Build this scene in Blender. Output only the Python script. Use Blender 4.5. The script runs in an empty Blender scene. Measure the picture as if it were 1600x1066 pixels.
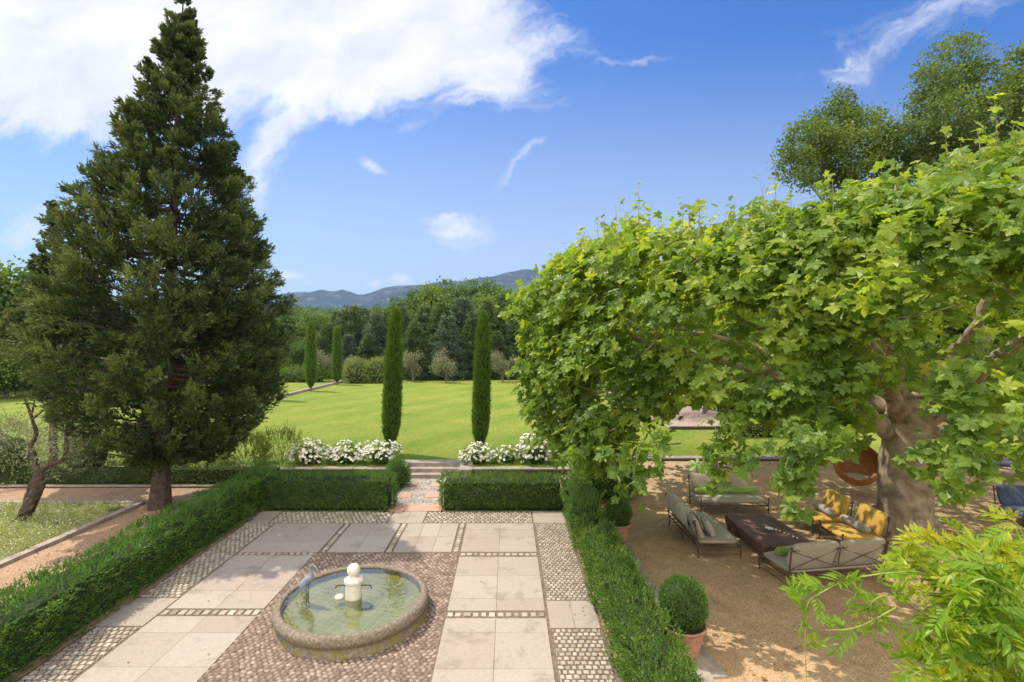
import bpy, math, random
import numpy as np
from math import radians as R, sin, cos, pi

# ------------------------------------------------------------------ camera, world, sun, exposure
sc = bpy.context.scene
COL = sc.collection
F_PX, CAM_Z, VX, VY = 790.0, 5.2, 793.0, 536.0      # measured from the photograph (1600 px wide)
cam = bpy.data.cameras.new('camera'); camo = bpy.data.objects.new('camera', cam)
COL.objects.link(camo); sc.camera = camo
camo.location = (0, 0, CAM_Z); camo.rotation_euler = (R(90), 0, 0)
cam.sensor_width = 36; cam.lens = F_PX / 1600 * 36
cam.shift_x = 7 / 1600; cam.shift_y = 3 / 1600
cam.clip_start = 0.05; cam.clip_end = 20000

SUN_AZ, SUN_EL = -65.0, 61.5                           # azimuth from +Y towards +X, elevation
sun = bpy.data.lights.new('sun', 'SUN'); suno = bpy.data.objects.new('sun', sun); COL.objects.link(suno)
sun.energy = 3.6; sun.angle = R(0.55); sun.color = (1.0, 0.90, 0.76)
suno.rotation_euler = (R(90 - SUN_EL), 0, -R(SUN_AZ) + pi)
_d = (sin(R(SUN_AZ)) * cos(R(SUN_EL)), cos(R(SUN_AZ)) * cos(R(SUN_EL)), sin(R(SUN_EL)))
from mathutils import Vector, Matrix
suno.rotation_euler = Vector(_d).to_track_quat('Z', 'Y').to_euler()

world = bpy.data.worlds.new('World'); sc.world = world; world.use_nodes = True
sc.view_settings.view_transform = 'Standard'; sc.view_settings.look = 'None'
sc.view_settings.gamma = 1.0; sc.view_settings.exposure = 0.55
sc.cycles.max_bounces = 7; sc.cycles.diffuse_bounces = 4; sc.cycles.glossy_bounces = 2
sc.cycles.transmission_bounces = 4; sc.cycles.transparent_max_bounces = 6
sc.cycles.volume_bounces = 0; sc.cycles.caustics_reflective = False; sc.cycles.caustics_refractive = False


class NT:
    """tiny node helper"""
    def __init__(s, tree):
        s.t = tree; tree.nodes.clear()
    def n(s, typ, ins=None, **kw):
        nd = s.t.nodes.new(typ)
        for k, v in kw.items(): setattr(nd, k, v)
        for k, v in (ins or {}).items():
            if isinstance(v, bpy.types.NodeSocket): s.t.links.new(v, nd.inputs[k])
            else: nd.inputs[k].default_value = v
        return nd
    def math(s, op, a, b=0.0, clamp=False):
        return s.n('ShaderNodeMath', {0: a, 1: b}, operation=op, use_clamp=clamp).outputs[0]
    def vmath(s, op, a, b=(0, 0, 0)):
        nd = s.n('ShaderNodeVectorMath', {0: a, 1: b}, operation=op)
        return nd.outputs['Value'] if op in ('LENGTH', 'DOT_PRODUCT') else nd.outputs[0]
    def noise(s, vec, scale, detail=4, rough=0.55, dist=0.0):
        return s.n('ShaderNodeTexNoise', {'Vector': vec, 'Scale': scale, 'Detail': detail, 'Roughness': rough, 'Distortion': dist}).outputs[0]
    def ramp(s, fac, stops):
        nd = s.n('ShaderNodeValToRGB', {0: fac}); cr = nd.color_ramp
        while len(cr.elements) < len(stops): cr.elements.new(0.5)
        for e, (p, c) in zip(cr.elements, stops):
            e.position = p; e.color = (c[0], c[1], c[2], 1) if hasattr(c, '__len__') else (c, c, c, 1)
        return nd.outputs[0]
    def mix(s, fac, a, b, bt='MIX'):
        nd = s.n('ShaderNodeMix', None, data_type='RGBA', blend_type=bt)
        for i, v in ((0, fac), (6, a), (7, b)):
            if isinstance(v, bpy.types.NodeSocket): s.t.links.new(v, nd.inputs[i])
            else:
                if i and len(v) == 3: v = (*v, 1)
                nd.inputs[i].default_value = v
        return nd.outputs[2]
    def maprange(s, v, a, b, c=0.0, d=1.0, smooth=False):
        return s.n('ShaderNodeMapRange', {0: v, 1: a, 2: b, 3: c, 4: d}, interpolation_type='SMOOTHSTEP' if smooth else 'LINEAR').outputs[0]


# ---- sky: Nishita plus procedural clouds laid out by direction
def build_sky():
    w = NT(world.node_tree)
    sky = w.n('ShaderNodeTexSky', sky_type='NISHITA', sun_disc=False, sun_elevation=R(SUN_EL), sun_rotation=R(SUN_AZ),
              altitude=200, air_density=1.0, dust_density=1.2, ozone_density=2.2)
    hs = w.n('ShaderNodeHueSaturation', {'Hue': 0.508, 'Saturation': 1.3, 'Value': 1.0, 'Color': sky.outputs[0]}).outputs[0]
    hs = w.mix(1.0, hs, (.45, .76, 1.02), 'MULTIPLY')
    tc = w.n('ShaderNodeTexCoord').outputs['Generated']
    sp = w.n('ShaderNodeSeparateXYZ', {0: tc})
    yy = w.math('MAXIMUM', w.math('ABSOLUTE', sp.outputs[1]), 0.05)
    u = w.math('DIVIDE', sp.outputs[0], yy); v = w.math('DIVIDE', sp.outputs[2], yy)
    uv = w.n('ShaderNodeCombineXYZ', {0: u, 1: v, 2: 0.0}).outputs[0]
    wv = w.n('ShaderNodeTexNoise', {'Vector': uv, 'Scale': 2.6, 'Detail': 6, 'Roughness': 0.6}).outputs['Color']
    wv = w.vmath('SCALE', w.vmath('SUBTRACT', wv, (0.5, 0.5, 0.5)))
    wv.node.inputs['Scale'].default_value = 0.30
    uvw = w.vmath('ADD', uv, wv)
    total = None
    # (px, py, half length px, half width px, angle deg, strength)
    blobs = [(40, 40, 330, 185, 4, 1.7), (330, 40, 290, 150, -5, 1.6), (560, 10, 270, 170, -12, 1.35), (740, 30, 210, 95, -28, 1.0), (250, 150, 240, 70, 8, 0.75), (60, 205, 130, 40, 4, .7), (560, 130, 120, 60, 20, 0.8),
             (425, 240, 100, 42, 62, 0.95), (35, 338, 75, 26, 10, 0.95), (120, 305, 60, 16, -25, 0.35),
             (580, 264, 34, 12, -35, 0.62), (812, 262, 80, 11, 28, 0.5), (712, 355, 66, 26, 8, 0.85), (670, 342, 40, 10, 5, 0.5), (455, 428, 32, 10, 0, 1.35),
             (1390, 60, 210, 62, 22, 0.50), (1480, 34, 170, 34, 22, 0.42), (985, 84, 70, 11, 12, 0.42), (632, 437, 22, 12, 0, 1.15), (590, 440, 16, 8, 0, 0.8), (485, 440, 12, 6, 0, 0.9),
             (620, 205, 55, 22, 5, 0.3), (770, 130, 110, 60, -10, 0.55)]
    for px, py, a, b, ang, st in blobs:
        d = w.vmath('SUBTRACT', uvw if a > 60 else w.vmath('ADD', w.vmath('SCALE', w.vmath('SUBTRACT', uvw, uv)), uv), ((px - VX) / F_PX, (VY - py) / F_PX, 0))
        if a <= 60:
            # small clouds: weaker warp
            for nd in w.t.nodes:
                if nd.type == 'VECT_MATH' and nd.operation == 'SCALE' and nd.inputs['Scale'].default_value == 1.0: nd.inputs['Scale'].default_value = 0.28
        r = w.n('ShaderNodeVectorRotate', {'Vector': d, 'Angle': -R(ang)}, rotation_type='Z_AXIS').outputs[0]
        q = w.vmath('MULTIPLY', r, (F_PX / a, F_PX / b, 1))
        m = w.maprange(w.vmath('LENGTH', q), 0.0, 1.25, st, 0.0)
        total = m if total is None else w.math('ADD', total, m)
    total = w.math('MINIMUM', total, 1.35)
    st = w.n('ShaderNodeVectorRotate', {'Vector': uvw, 'Angle': -R(24)}, rotation_type='Z_AXIS').outputs[0]
    fine = w.noise(w.vmath('MULTIPLY', st, (1.0, 3.2, 1)), 5.5, 9, 0.62, 0.3)
    fine2 = w.noise(uvw, 14, 6, 0.6)
    k = w.math('ADD', total, w.math('ADD', w.math('MULTIPLY', w.math('SUBTRACT', fine, 0.5), 1.6), w.math('MULTIPLY', w.math('SUBTRACT', fine2, 0.5), 0.5)))
    cm = w.maprange(k, 0.12, 1.12, 0.0, 0.98, True)
    # clouds only where the mask says so
    cm = w.math('MULTIPLY', cm, w.maprange(total, 0.02, 0.35, 0, 1, True))
    shade = w.noise(w.vmath('MULTIPLY', st, (1, 2.2, 1)), 3.0, 6, 0.6)
    ccol = w.ramp(shade, [(0.3, (4.5, 4.65, 5.15)), (0.62, (6.3, 6.3, 6.4))])
    # pale air towards the horizon
    hz = w.maprange(v, -0.02, 0.66, 1.0, 0.0, True)
    base = w.mix(w.math('MULTIPLY', hz, 0.62), hs, (5.0, 5.35, 5.5))
    out = w.mix(cm, base, ccol)
    # broken bright cloud added out of view behind the camera to lift ambient fill
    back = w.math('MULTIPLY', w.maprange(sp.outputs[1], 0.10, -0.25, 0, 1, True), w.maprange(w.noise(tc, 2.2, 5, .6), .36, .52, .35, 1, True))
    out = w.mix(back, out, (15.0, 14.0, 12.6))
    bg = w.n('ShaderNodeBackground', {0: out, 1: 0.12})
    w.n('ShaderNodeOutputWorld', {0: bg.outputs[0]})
build_sky()
world.cycles.sampling_method = 'MANUAL'; world.cycles.sample_map_resolution = 512

rng = np.random.default_rng(7)
random.seed(7)


def at(px, py, z=0.0):
    """point on the horizontal plane z seen at a pixel of the photograph"""
    D = F_PX * (CAM_Z - z) / (py - VY)
    return ((px - VX) / F_PX * D, D, z)


# ------------------------------------------------------------------ objects
def tag(o, label=None, cat=None, group=None, kind=None):
    if label: o['label'] = label
    if cat: o['category'] = cat
    if group: o['group'] = group
    if kind: o['kind'] = kind
    return o

def empty(name, loc=(0, 0, 0), rz=0.0, label=None, cat=None, group=None):
    o = bpy.data.objects.new(name, None); COL.objects.link(o)
    o.location = loc; o.rotation_euler = (0, 0, rz); o.empty_display_size = 0.2
    return tag(o, label, cat, group)

def mesh_obj(name, V, Fs, mat, parent=None, rnd=None, smooth=False, loc=None, fmat=None):
    """V (n,3); Fs list of int arrays (m,k) - one array for each face size"""
    V = np.asarray(V, dtype=np.float32)
    me = bpy.data.meshes.new(name)
    Fs = [np.asarray(f, dtype=np.int32) for f in Fs if len(f)]
    me.vertices.add(len(V)); me.vertices.foreach_set('co', V.ravel())
    nl = sum(f.size for f in Fs); nf = sum(len(f) for f in Fs)
    me.loops.add(nl); me.loops.foreach_set('vertex_index', np.concatenate([f.ravel() for f in Fs]))
    me.polygons.add(nf)
    starts, c = [], 0
    for f in Fs:
        starts.append(c + np.arange(len(f)) * f.shape[1]); c += f.size
    me.polygons.foreach_set('loop_start', np.concatenate(starts).astype(np.int32))
    me.polygons.foreach_set('use_smooth', np.full(nf, smooth, dtype=bool))
    mats = mat if isinstance(mat, (list, tuple)) else [mat]
    for m in mats: me.materials.append(m)
    if fmat is not None: me.polygons.foreach_set('material_index', np.asarray(fmat, dtype=np.int32))
    me.update(calc_edges=True)
    if rnd is not None:
        a = me.attributes.new('rnd', 'FLOAT', 'POINT'); a.data.foreach_set('value', np.asarray(rnd, dtype=np.float32))
    o = bpy.data.objects.new(name, me); COL.objects.link(o)
    if parent is not None: o.parent = parent
    if loc is not None: o.location = loc
    return o

class MB:
    """collects shapes, then links them as one mesh object"""
    def __init__(s): s.V = []; s.F = {}; s.n = 0; s.R = []
    def add(s, V, F, r=0.5):
        V = np.asarray(V, dtype=float)
        for f in F: s.F.setdefault(len(f), []).append(tuple(int(i) + s.n for i in f))
        s.V.append(V); s.n += len(V); s.R.append(np.full(len(V), r))
        return s
    def box(s, c, size, rz=0.0, r=0.5, bev=0.0, tilt=None):
        sx, sy, sz = [q / 2 for q in size]; b = bev
        if b > 0:
            V = []; 
            for z in (-sz, sz):
                for (ix, iy, iz) in ((b, b, 0),):
                    V += [(-sx + b, -sy + b, z), (sx - b, -sy + b, z), (sx - b, sy - b, z), (-sx + b, sy - b, z)]
            for z in (-sz + b, sz - b):
                V += [(-sx, -sy + b, z), (-sx + b, -sy, z), (sx - b, -sy, z), (sx, -sy + b, z), (sx, sy - b, z), (sx - b, sy, z), (-sx + b, sy, z), (-sx, sy - b, z)]
            F = [(3, 2, 1, 0), (4, 5, 6, 7)]
            lo, hi = 8, 16
            for k in range(8): F.append((lo + k, lo + (k + 1) % 8, hi + (k + 1) % 8, hi + k))
            for base, ring, fl in ((0, lo, True), (4, hi, False)):
                for c4 in range(4):
                    a = ring + (2 * c4) ; bb = ring + (2 * c4 + 1) % 8
                    t = (base + c4, bb, a) if fl is False else (base + c4, a, bb)
                    F.append(t[::-1] if fl is False else t)
                    nx = ring + (2 * c4 + 2) % 8
                    q = (base + c4, base + (c4 + 1) % 4, nx, bb)
                    F.append(q if fl is False else q[::-1])
            # note: corner order only matters for shading; normals are recalculated by the renderer for thin parts
        else:
            V = [(x, y, z) for z in (-sz, sz) for x, y in ((-sx, -sy), (sx, -sy), (sx, sy), (-sx, sy))]
            F = [(3, 2, 1, 0), (4, 5, 6, 7), (0, 1, 5, 4), (1, 2, 6, 5), (2, 3, 7, 6), (3, 0, 4, 7)]
        V = np.array(V, dtype=float)
        if tilt is not None: V = V @ np.array(Matrix.Rotation(tilt[1], 3, tilt[0])).T
        if rz: V = V @ np.array([[cos(rz), sin(rz), 0], [-sin(rz), cos(rz), 0], [0, 0, 1]])
        return s.add(V + np.array(c), F, r)
    def tube(s, pts, rad, seg=8, r=0.5, caps=True, jitter=0.0):
        V, F = tube_vf(pts, rad, seg, caps, jitter); return s.add(V, F, r)
    def lathe(s, prof, seg=32, c=(0, 0, 0), r=0.5, close=False):
        V, F = lathe_vf(prof, seg); return s.add(V + np.array(c), F, r)
    def build(s, name, mat, parent=None, smooth=False, loc=None):
        return mesh_obj(name, np.concatenate(s.V), [np.array(f) for f in s.F.values()], mat, parent, np.concatenate(s.R), smooth, loc)

def tube_vf(pts, rad, seg=8, caps=True, jitter=0.0):
    pts = np.array(pts, dtype=float); n = len(pts)
    rad = np.full(n, rad) if np.isscalar(rad) else np.array(rad, dtype=float)
    T = np.gradient(pts, axis=0); T /= np.linalg.norm(T, axis=1)[:, None] + 1e-9
    up = np.array([0.0, 0, 1]) if abs(T[0, 2]) < 0.9 else np.array([1.0, 0, 0])
    A = np.cross(T[0], up); A /= np.linalg.norm(A)
    V = []
    for i in range(n):
        A = A - T[i] * A.dot(T[i]); A /= np.linalg.norm(A) + 1e-9
        B = np.cross(T[i], A)
        ang = np.arange(seg) / seg * 2 * pi
        rr = rad[i] * (1 + jitter * np.sin(ang * 3 + i * 0.7) * 0.5 + jitter * rng.uniform(-.5, .5, seg))
        V.append(pts[i] + np.outer(np.cos(ang) * rr, A) + np.outer(np.sin(ang) * rr, B))
    V = np.concatenate(V); F = []
    for i in range(n - 1):
        for k in range(seg):
            k2 = (k + 1) % seg
            F.append((i * seg + k, i * seg + k2, (i + 1) * seg + k2, (i + 1) * seg + k))
    if caps:
        V = np.vstack([V, pts[0], pts[-1]]); a, b = n * seg, n * seg + 1
        for k in range(seg):
            k2 = (k + 1) % seg
            F.append((a, k2, k)); F.append((b, (n - 1) * seg + k, (n - 1) * seg + k2))
    return V, F

def lathe_vf(prof, seg=32):
    V = []; F = []
    n = len(prof)
    for (r, z) in prof:
        a = np.arange(seg) / seg * 2 * pi
        V.append(np.stack([np.cos(a) * r, np.sin(a) * r, np.full(seg, z)], 1))
    for i in range(n - 1):
        for k in range(seg):
            k2 = (k + 1) % seg
            F.append((i * seg + k, i * seg + k2, (i + 1) * seg + k2, (i + 1) * seg + k))
    return np.concatenate(V), F

def smooth_path(pts, m=6):
    """Catmull-Rom through the points"""
    P = np.array(pts, dtype=float); P = np.vstack([2 * P[0] - P[1], P, 2 * P[-1] - P[-2]]); out = []
    for i in range(1, len(P) - 2):
        for t in np.linspace(0, 1, m, endpoint=False):
            p0, p1, p2, p3 = P[i - 1:i + 3]
            out.append(0.5 * ((2 * p1) + (-p0 + p2) * t + (2 * p0 - 5 * p1 + 4 * p2 - p3) * t * t + (-p0 + 3 * p1 - 3 * p2 + p3) * t ** 3))
    out.append(P[-2]); return np.array(out)

_K = {}
def snoise(P, scale=1.0, seed=0, octaves=1):
    """smooth pseudo noise about -1..1 at the points P"""
    tot = np.zeros(len(P)); amp = 1.0
    for o in range(octaves):
        key = (seed, o)
        if key not in _K:
            g = np.random.default_rng(seed * 13 + o); k = g.normal(size=(7, 3)); k /= np.linalg.norm(k, axis=1)[:, None]
            _K[key] = (k * g.uniform(0.7, 1.5, 7)[:, None], g.uniform(0, 6.28, 7))
        k, ph = _K[key]
        tot += amp * np.sin((P * scale * 2 ** o) @ k.T * 3.0 + ph).mean(1) * 1.9
        amp *= 0.5
    return tot / (2 - 0.5 ** (octaves - 1)) if octaves > 1 else tot


# ------------------------------------------------------------------ foliage engine
def norm(a): return a / (np.linalg.norm(a, axis=-1, keepdims=True) + 1e-9)
def rdir(n): return norm(rng.normal(size=(n, 3)))

LEAF_OVAL = (np.array([(0, 0, 0), (.26, .45, .05), (0, 1, -.06), (-.26, .45, .05)]), np.array([(0, 1, 2, 3)]))
LEAF_WIDE = (np.array([(0, 0, 0), (.42, .35, .08), (.3, .8, .02), (0, 1, -.08), (-.3, .8, .02), (-.42, .35, .08)]), np.array([(0, 1, 2), (0, 2, 3), (0, 3, 4), (0, 4, 5)]))
LEAF_NEEDLE = (np.array([(0, 0, 0), (.19, .45, .02), (0, 1, 0), (-.19, .45, .02)]), np.array([(0, 1, 2, 3)]))
LEAF_LANCE = (np.array([(0, 0, 0), (.15, .3, .03), (.12, .6, .03), (0, 1, -.08), (-.12, .6, .03), (-.15, .3, .03), (0, .5, -.02)]), np.array([(0, 1, 6), (1, 2, 6), (2, 3, 6), (3, 4, 6), (4, 5, 6), (5, 0, 6)]))
_pl = [(0.04, 0.0), (.22, -.14), (.50, -.10), (.42, .06), (.33, .16), (.56, .24), (.68, .54), (.46, .52), (.27, .48), (.32, .64), (.18, .80), (0, 1.02)]
_pl = _pl + [(-x, y) for x, y in _pl[-2::-1]]
_pv = [(x, y, 0.05 * math.cos(i * 2.2) - 0.13 * (x * x + max(0, y - .3) ** 2) * 1.6) for i, (x, y) in enumerate(_pl)] + [(0, .3, -.04)]
_c = len(_pl)
LEAF_PLANE = (np.array(_pv), np.array([(_c, i, (i + 1) % _c) for i in range(_c)]))

def leaves(name, P, T, N, S, tpl, mat, parent=None, rnd=None):
    """one mesh of many leaves: position, tip direction, face normal, size"""
    tv, tf = tpl; n = len(P); k = len(tv)
    T = norm(T); N = N - T * (N * T).sum(1, keepdims=True); N = norm(N); X = np.cross(T, N)
    S = np.broadcast_to(np.asarray(S, dtype=float), (n,))
    V = (P[:, None, :] + S[:, None, None] * (tv[None, :, 0:1] * X[:, None, :] + tv[None, :, 1:2] * T[:, None, :] + tv[None, :, 2:3] * N[:, None, :])).reshape(-1, 3)
    Fc = (tf[None] + (np.arange(n) * k)[:, None, None]).reshape(-1, tf.shape[1])
    if rnd is None: rnd = rng.uniform(0, 1, n)
    return mesh_obj(name, V, [Fc], mat, parent, np.repeat(rnd, k))

def sprays(P, Dr, L, m, leaf, spread=0.7, upbias=0.4, clump=0.6, taper=0.35, r=None):
    """expand every spray into m leaves along its axis; returns arrays for leaves()"""
    n = len(P); Dr = norm(Dr); L = np.broadcast_to(np.asarray(L, float), (n,))
    s = np.broadcast_to(np.linspace(0.02, 1, m), (n, m)) + rng.uniform(-.4 / m, .4 / m, (n, m))
    pos = P[:, None] + (s * L[:, None])[..., None] * Dr[:, None]
    rad = rng.normal(size=(n, m, 3)); rad -= Dr[:, None] * (rad * Dr[:, None]).sum(-1, keepdims=True); rad = norm(rad)
    T = norm(Dr[:, None] + spread * (1.15 - s * 0.7)[..., None] * rad)
    N = rng.normal(size=(n, m, 3)) * 0.8 + np.array([0, 0, upbias * 2])
    r1 = rng.uniform(0, 1, n) if r is None else r
    rr = clump * r1[:, None] + (1 - clump) * rng.uniform(0, 1, (n, m))
    S = leaf * rng.uniform(0.75, 1.2, (n, m)) * (1 - taper * s)
    return pos.reshape(-1, 3), T.reshape(-1, 3), N.reshape(-1, 3), S.ravel(), rr.ravel()

def spray_obj(name, P, Dr, L, m, leaf, tpl, mat, parent=None, **kw):
    p, T, N, S, r = sprays(P, Dr, L, m, leaf, **kw)
    return leaves(name, p, T, N, S, tpl, mat, parent, r)


# ------------------------------------------------------------------ materials
def new_mat(name):
    m = bpy.data.materials.new(name); m.use_nodes = True
    return m, NT(m.node_tree)

def leaf_mat(name, dark, mid, light, trans=0.35, rough=0.5, spec=0.35, tboost=1.6, odd=None, big=0.35):
    m, t = new_mat(name)
    a = t.n('ShaderNodeAttribute', attribute_name='rnd').outputs['Fac']
    co = t.n('ShaderNodeTexCoord').outputs['Object']
    nz = t.noise(co, 0.9 / big, 3, 0.6)
    f = t.math('ADD', t.math('MULTIPLY', a, 0.75), t.maprange(nz, .3, .7, -0.12, 0.37))
    stops = [(0.0, dark), (0.5, mid), (0.95, light)]
    col = t.ramp(f, stops)
    if odd: col = t.mix(t.maprange(a, odd[0], odd[0] + .02), col, odd[1])
    p = t.n('ShaderNodeBsdfPrincipled', {'Base Color': col, 'Roughness': rough, 'Specular IOR Level': spec})
    tr = t.n('ShaderNodeBsdfTranslucent', {'Color': t.mix(1.0, col, (tboost * 1.14, tboost * 1.06, tboost * 0.5), 'MULTIPLY')})
    mx = t.n('ShaderNodeMixShader', {0: trans, 1: p.outputs[0], 2: tr.outputs[0]})
    t.n('ShaderNodeOutputMaterial', {0: mx.outputs[0]})
    return m

def plain(name, col, rough=0.6, spec=0.4, metal=0.0, var=0.15, scale=6.0, bump=0.0, bscale=40.0, col2=None, coat=0.0, sheen=0.0, detail=5):
    m, t = new_mat(name)
    co = t.n('ShaderNodeTexCoord').outputs['Object']
    nz = t.noise(co, scale, detail, 0.6)
    c2 = col2 or tuple(max(0, c * (1 - var * 1.6)) for c in col); c1 = tuple(min(1, c * (1 + var)) for c in col)
    c = t.ramp(nz, [(0.3, c2), (0.68, c1)])
    ins = {'Base Color': c, 'Roughness': rough, 'Specular IOR Level': spec, 'Metallic': metal, 'Coat Weight': coat, 'Sheen Weight': sheen}
    if bump:
        b = t.n('ShaderNodeBump', {'Height': t.noise(co, bscale, 4, 0.6), 'Strength': bump, 'Distance': 0.02}).outputs[0]; ins['Normal'] = b
    p = t.n('ShaderNodeBsdfPrincipled', ins); t.n('ShaderNodeOutputMaterial', {0: p.outputs[0]})
    return m

def rnd_mat(name, stops, rough=0.8, mscale=20.0, mottle=0.35, bump=0.3, bscale=60.0, stain=None):
    """stone whose tone differs from piece to piece through the rnd attribute"""
    m, t = new_mat(name)
    a = t.n('ShaderNodeAttribute', attribute_name='rnd').outputs['Fac']
    co = t.n('ShaderNodeTexCoord').outputs['Object']
    base = t.ramp(a, stops)
    nz = t.noise(co, mscale, 6, 0.65)
    g = t.maprange(nz, 0.3, 0.7, 1 - mottle, 1 + mottle * .4)
    c = t.mix(1.0, base, t.n('ShaderNodeCombineColor', {0: g, 1: g, 2: g}).outputs[0], 'MULTIPLY')
    if stain:
        sn = t.noise(co, stain[0], 7, 0.7, 0.4)
        c = t.mix(t.math('MULTIPLY', t.maprange(sn, stain[1], stain[1] + .12, 0, 1, True), stain[3]), c, stain[2])
    b = t.n('ShaderNodeBump', {'Height': t.noise(co, bscale, 4, 0.6), 'Strength': bump, 'Distance': 0.01}).outputs[0]
    p = t.n('ShaderNodeBsdfPrincipled', {'Base Color': c, 'Roughness': rough, 'Specular IOR Level': 0.3, 'Normal': b})
    t.n('ShaderNodeOutputMaterial', {0: p.outputs[0]})
    return m

M = {}
M['plane_leaf'] = leaf_mat('plane_leaf', (.05, .115, .02), (.17, .265, .035), (.42, .47, .055), trans=.5, rough=.42, spec=.45, tboost=1.75, odd=(.975, (.36, .30, .07)), big=.8)
M['box_leaf'] = leaf_mat('box_leaf', (.03, .085, .015), (.075, .17, .027), (.16, .29, .035), trans=.3, rough=.45)
M['box_leaf_light'] = leaf_mat('box_leaf_light', (.04, .095, .015), (.095, .185, .028), (.19, .29, .045), trans=.3, rough=.45)
M['conifer_leaf'] = leaf_mat('conifer_leaf', (.022, .040, .016), (.066, .102, .033), (.185, .225, .065), trans=.22, rough=.6, spec=.2, odd=(.94, (.11, .065, .03)), big=1.1)
M['cypress_leaf'] = leaf_mat('cypress_leaf', (.05, .11, .012), (.10, .19, .02), (.17, .27, .03), trans=.2, rough=.6, spec=.2)
M['oak_leaf'] = leaf_mat('oak_leaf', (.045, .085, .02), (.10, .155, .035), (.22, .28, .07), trans=.4, rough=.5, big=2)
M['wood_leaf'] = leaf_mat('wood_leaf', (.04, .085, .018), (.085, .155, .03), (.15, .23, .045), trans=.3, rough=.6, big=5)
M['wood_leaf_bright'] = leaf_mat('wood_leaf_bright', (.075, .13, .02), (.13, .21, .03), (.2, .28, .045), trans=.3, rough=.6, big=5)
M['dark_leaf'] = leaf_mat('dark_leaf', (.035, .07, .024), (.085, .14, .042), (.16, .22, .06), trans=.2, rough=.6, big=4)
M['blue_leaf'] = leaf_mat('blue_leaf', (.04, .075, .045), (.10, .16, .09), (.19, .25, .14), trans=.1, rough=.6, big=3)
M['olive_leaf'] = leaf_mat('olive_leaf', (.10, .115, .065), (.20, .21, .12), (.33, .33, .21), trans=.2, rough=.55, big=1)
M['pale_leaf'] = leaf_mat('pale_leaf', (.11, .17, .035), (.21, .28, .07), (.34, .38, .12), trans=.25, rough=.6, big=1.5)
M['herb_leaf'] = leaf_mat('herb_leaf', (.05, .09, .02), (.12, .18, .035), (.24, .29, .06), trans=.3, rough=.55)
M['rose_leaf'] = leaf_mat('rose_leaf', (.05, .11, .02), (.11, .20, .035), (.22, .32, .05), trans=.35, rough=.45)
M['wisteria_leaf'] = leaf_mat('wisteria_leaf', (.05, .15, .012), (.19, .31, .018), (.50, .45, .03), trans=.42, rough=.4, tboost=1.5, big=.8)
M['petal'] = leaf_mat('petal', (.72, .70, .62), (.82, .80, .74), (.88, .87, .82), trans=.25, rough=.6, tboost=1.0)
M['bark_plane'] = plain('bark_plane', (.34, .27, .19), .85, .2, scale=4, bump=.6, bscale=14, col2=(.14, .11, .08))
M['bark_dark'] = plain('bark_dark', (.10, .075, .058), .9, .2, scale=9, bump=.9, bscale=18, col2=(.045, .032, .026))
M['bark_grey'] = plain('bark_grey', (.17, .14, .11), .9, .2, scale=9, bump=.8, bscale=18)
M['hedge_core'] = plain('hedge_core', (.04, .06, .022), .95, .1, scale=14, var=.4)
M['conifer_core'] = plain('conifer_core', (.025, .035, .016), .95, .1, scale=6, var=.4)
M['iron'] = plain('iron', (.075, .045, .035), .55, .4, scale=20, var=.3)
M['terracotta'] = plain('terracotta', (.42, .21, .13), .8, .25, scale=9, bump=.2, bscale=60, col2=(.30, .16, .115))
M['white_stone'] = plain('white_stone', (.72, .66, .56), .6, .35, scale=8, var=.1, bump=.1)
M['taupe'] = plain('taupe', (.31, .27, .205), .9, .15, scale=5, var=.08, bump=.15, bscale=130, sheen=.2)
M['lilac_grey'] = plain('lilac_grey', (.34, .30, .265), .9, .15, scale=7, var=.1, bump=.15, bscale=130, sheen=.2)
M['mustard'] = plain('mustard', (.50, .30, .05), .85, .2, scale=5, var=.08, bump=.15, bscale=120, sheen=.2)
M['lime'] = plain('lime', (.19, .31, .045), .8, .2, scale=5, var=.1, bump=.1, bscale=120, sheen=.5)
M['navy'] = plain('navy', (.055, .075, .135), .85, .2, scale=5, var=.15, bump=.1, sheen=.3)
M['white_fabric'] = plain('white_fabric', (.6, .58, .52), .85, .2)
M['soil'] = plain('soil', (.10, .07, .045), .95, .1, scale=8, var=.4, bump=.5, bscale=40)

def gravel_mat(name, c_dark, c_mid, c_light, scale=75.0, patch=0.6):
    m, t = new_mat(name)
    co = t.n('ShaderNodeTexCoord').outputs['Object']
    v = t.n('ShaderNodeTexVoronoi', {'Vector': co, 'Scale': scale, 'Randomness': 1.0})
    g = t.n('ShaderNodeSeparateColor', {0: v.outputs['Color']}).outputs[0]
    col = t.ramp(g, [(0.0, c_dark), (0.5, c_mid), (1.0, c_light)])
    n1 = t.noise(co, 1.3, 6, 0.65, 0.6); n2 = t.noise(co, 9, 5, 0.6)
    k = t.maprange(t.math('ADD', t.math('MULTIPLY', n1, 0.65), t.math('MULTIPLY', n2, 0.35)), 0.36, 0.64, 1 - patch * 0.45, 1 + patch * 0.3)
    col = t.mix(1.0, col, t.n('ShaderNodeCombineColor', {0: k, 1: k, 2: k}).outputs[0], 'MULTIPLY')
    h = t.math('ADD', t.math('MULTIPLY', v.outputs['Distance'], -1.0), t.math('MULTIPLY', n2, 1.5))
    b = t.n('ShaderNodeBump', {'Height': h, 'Strength': 0.55, 'Distance': 0.012}).outputs[0]
    p = t.n('ShaderNodeBsdfPrincipled', {'Base Color': col, 'Roughness': 0.95, 'Specular IOR Level': 0.1, 'Normal': b})
    t.n('ShaderNodeOutputMaterial', {0: p.outputs[0]}); return m
M['gravel'] = gravel_mat('gravel', (.29, .185, .10), (.44, .295, .165), (.60, .43, .26))
M['gravel_path'] = gravel_mat('gravel_path', (.24, .145, .09), (.36, .235, .15), (.50, .35, .245), 75, .4)
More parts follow.
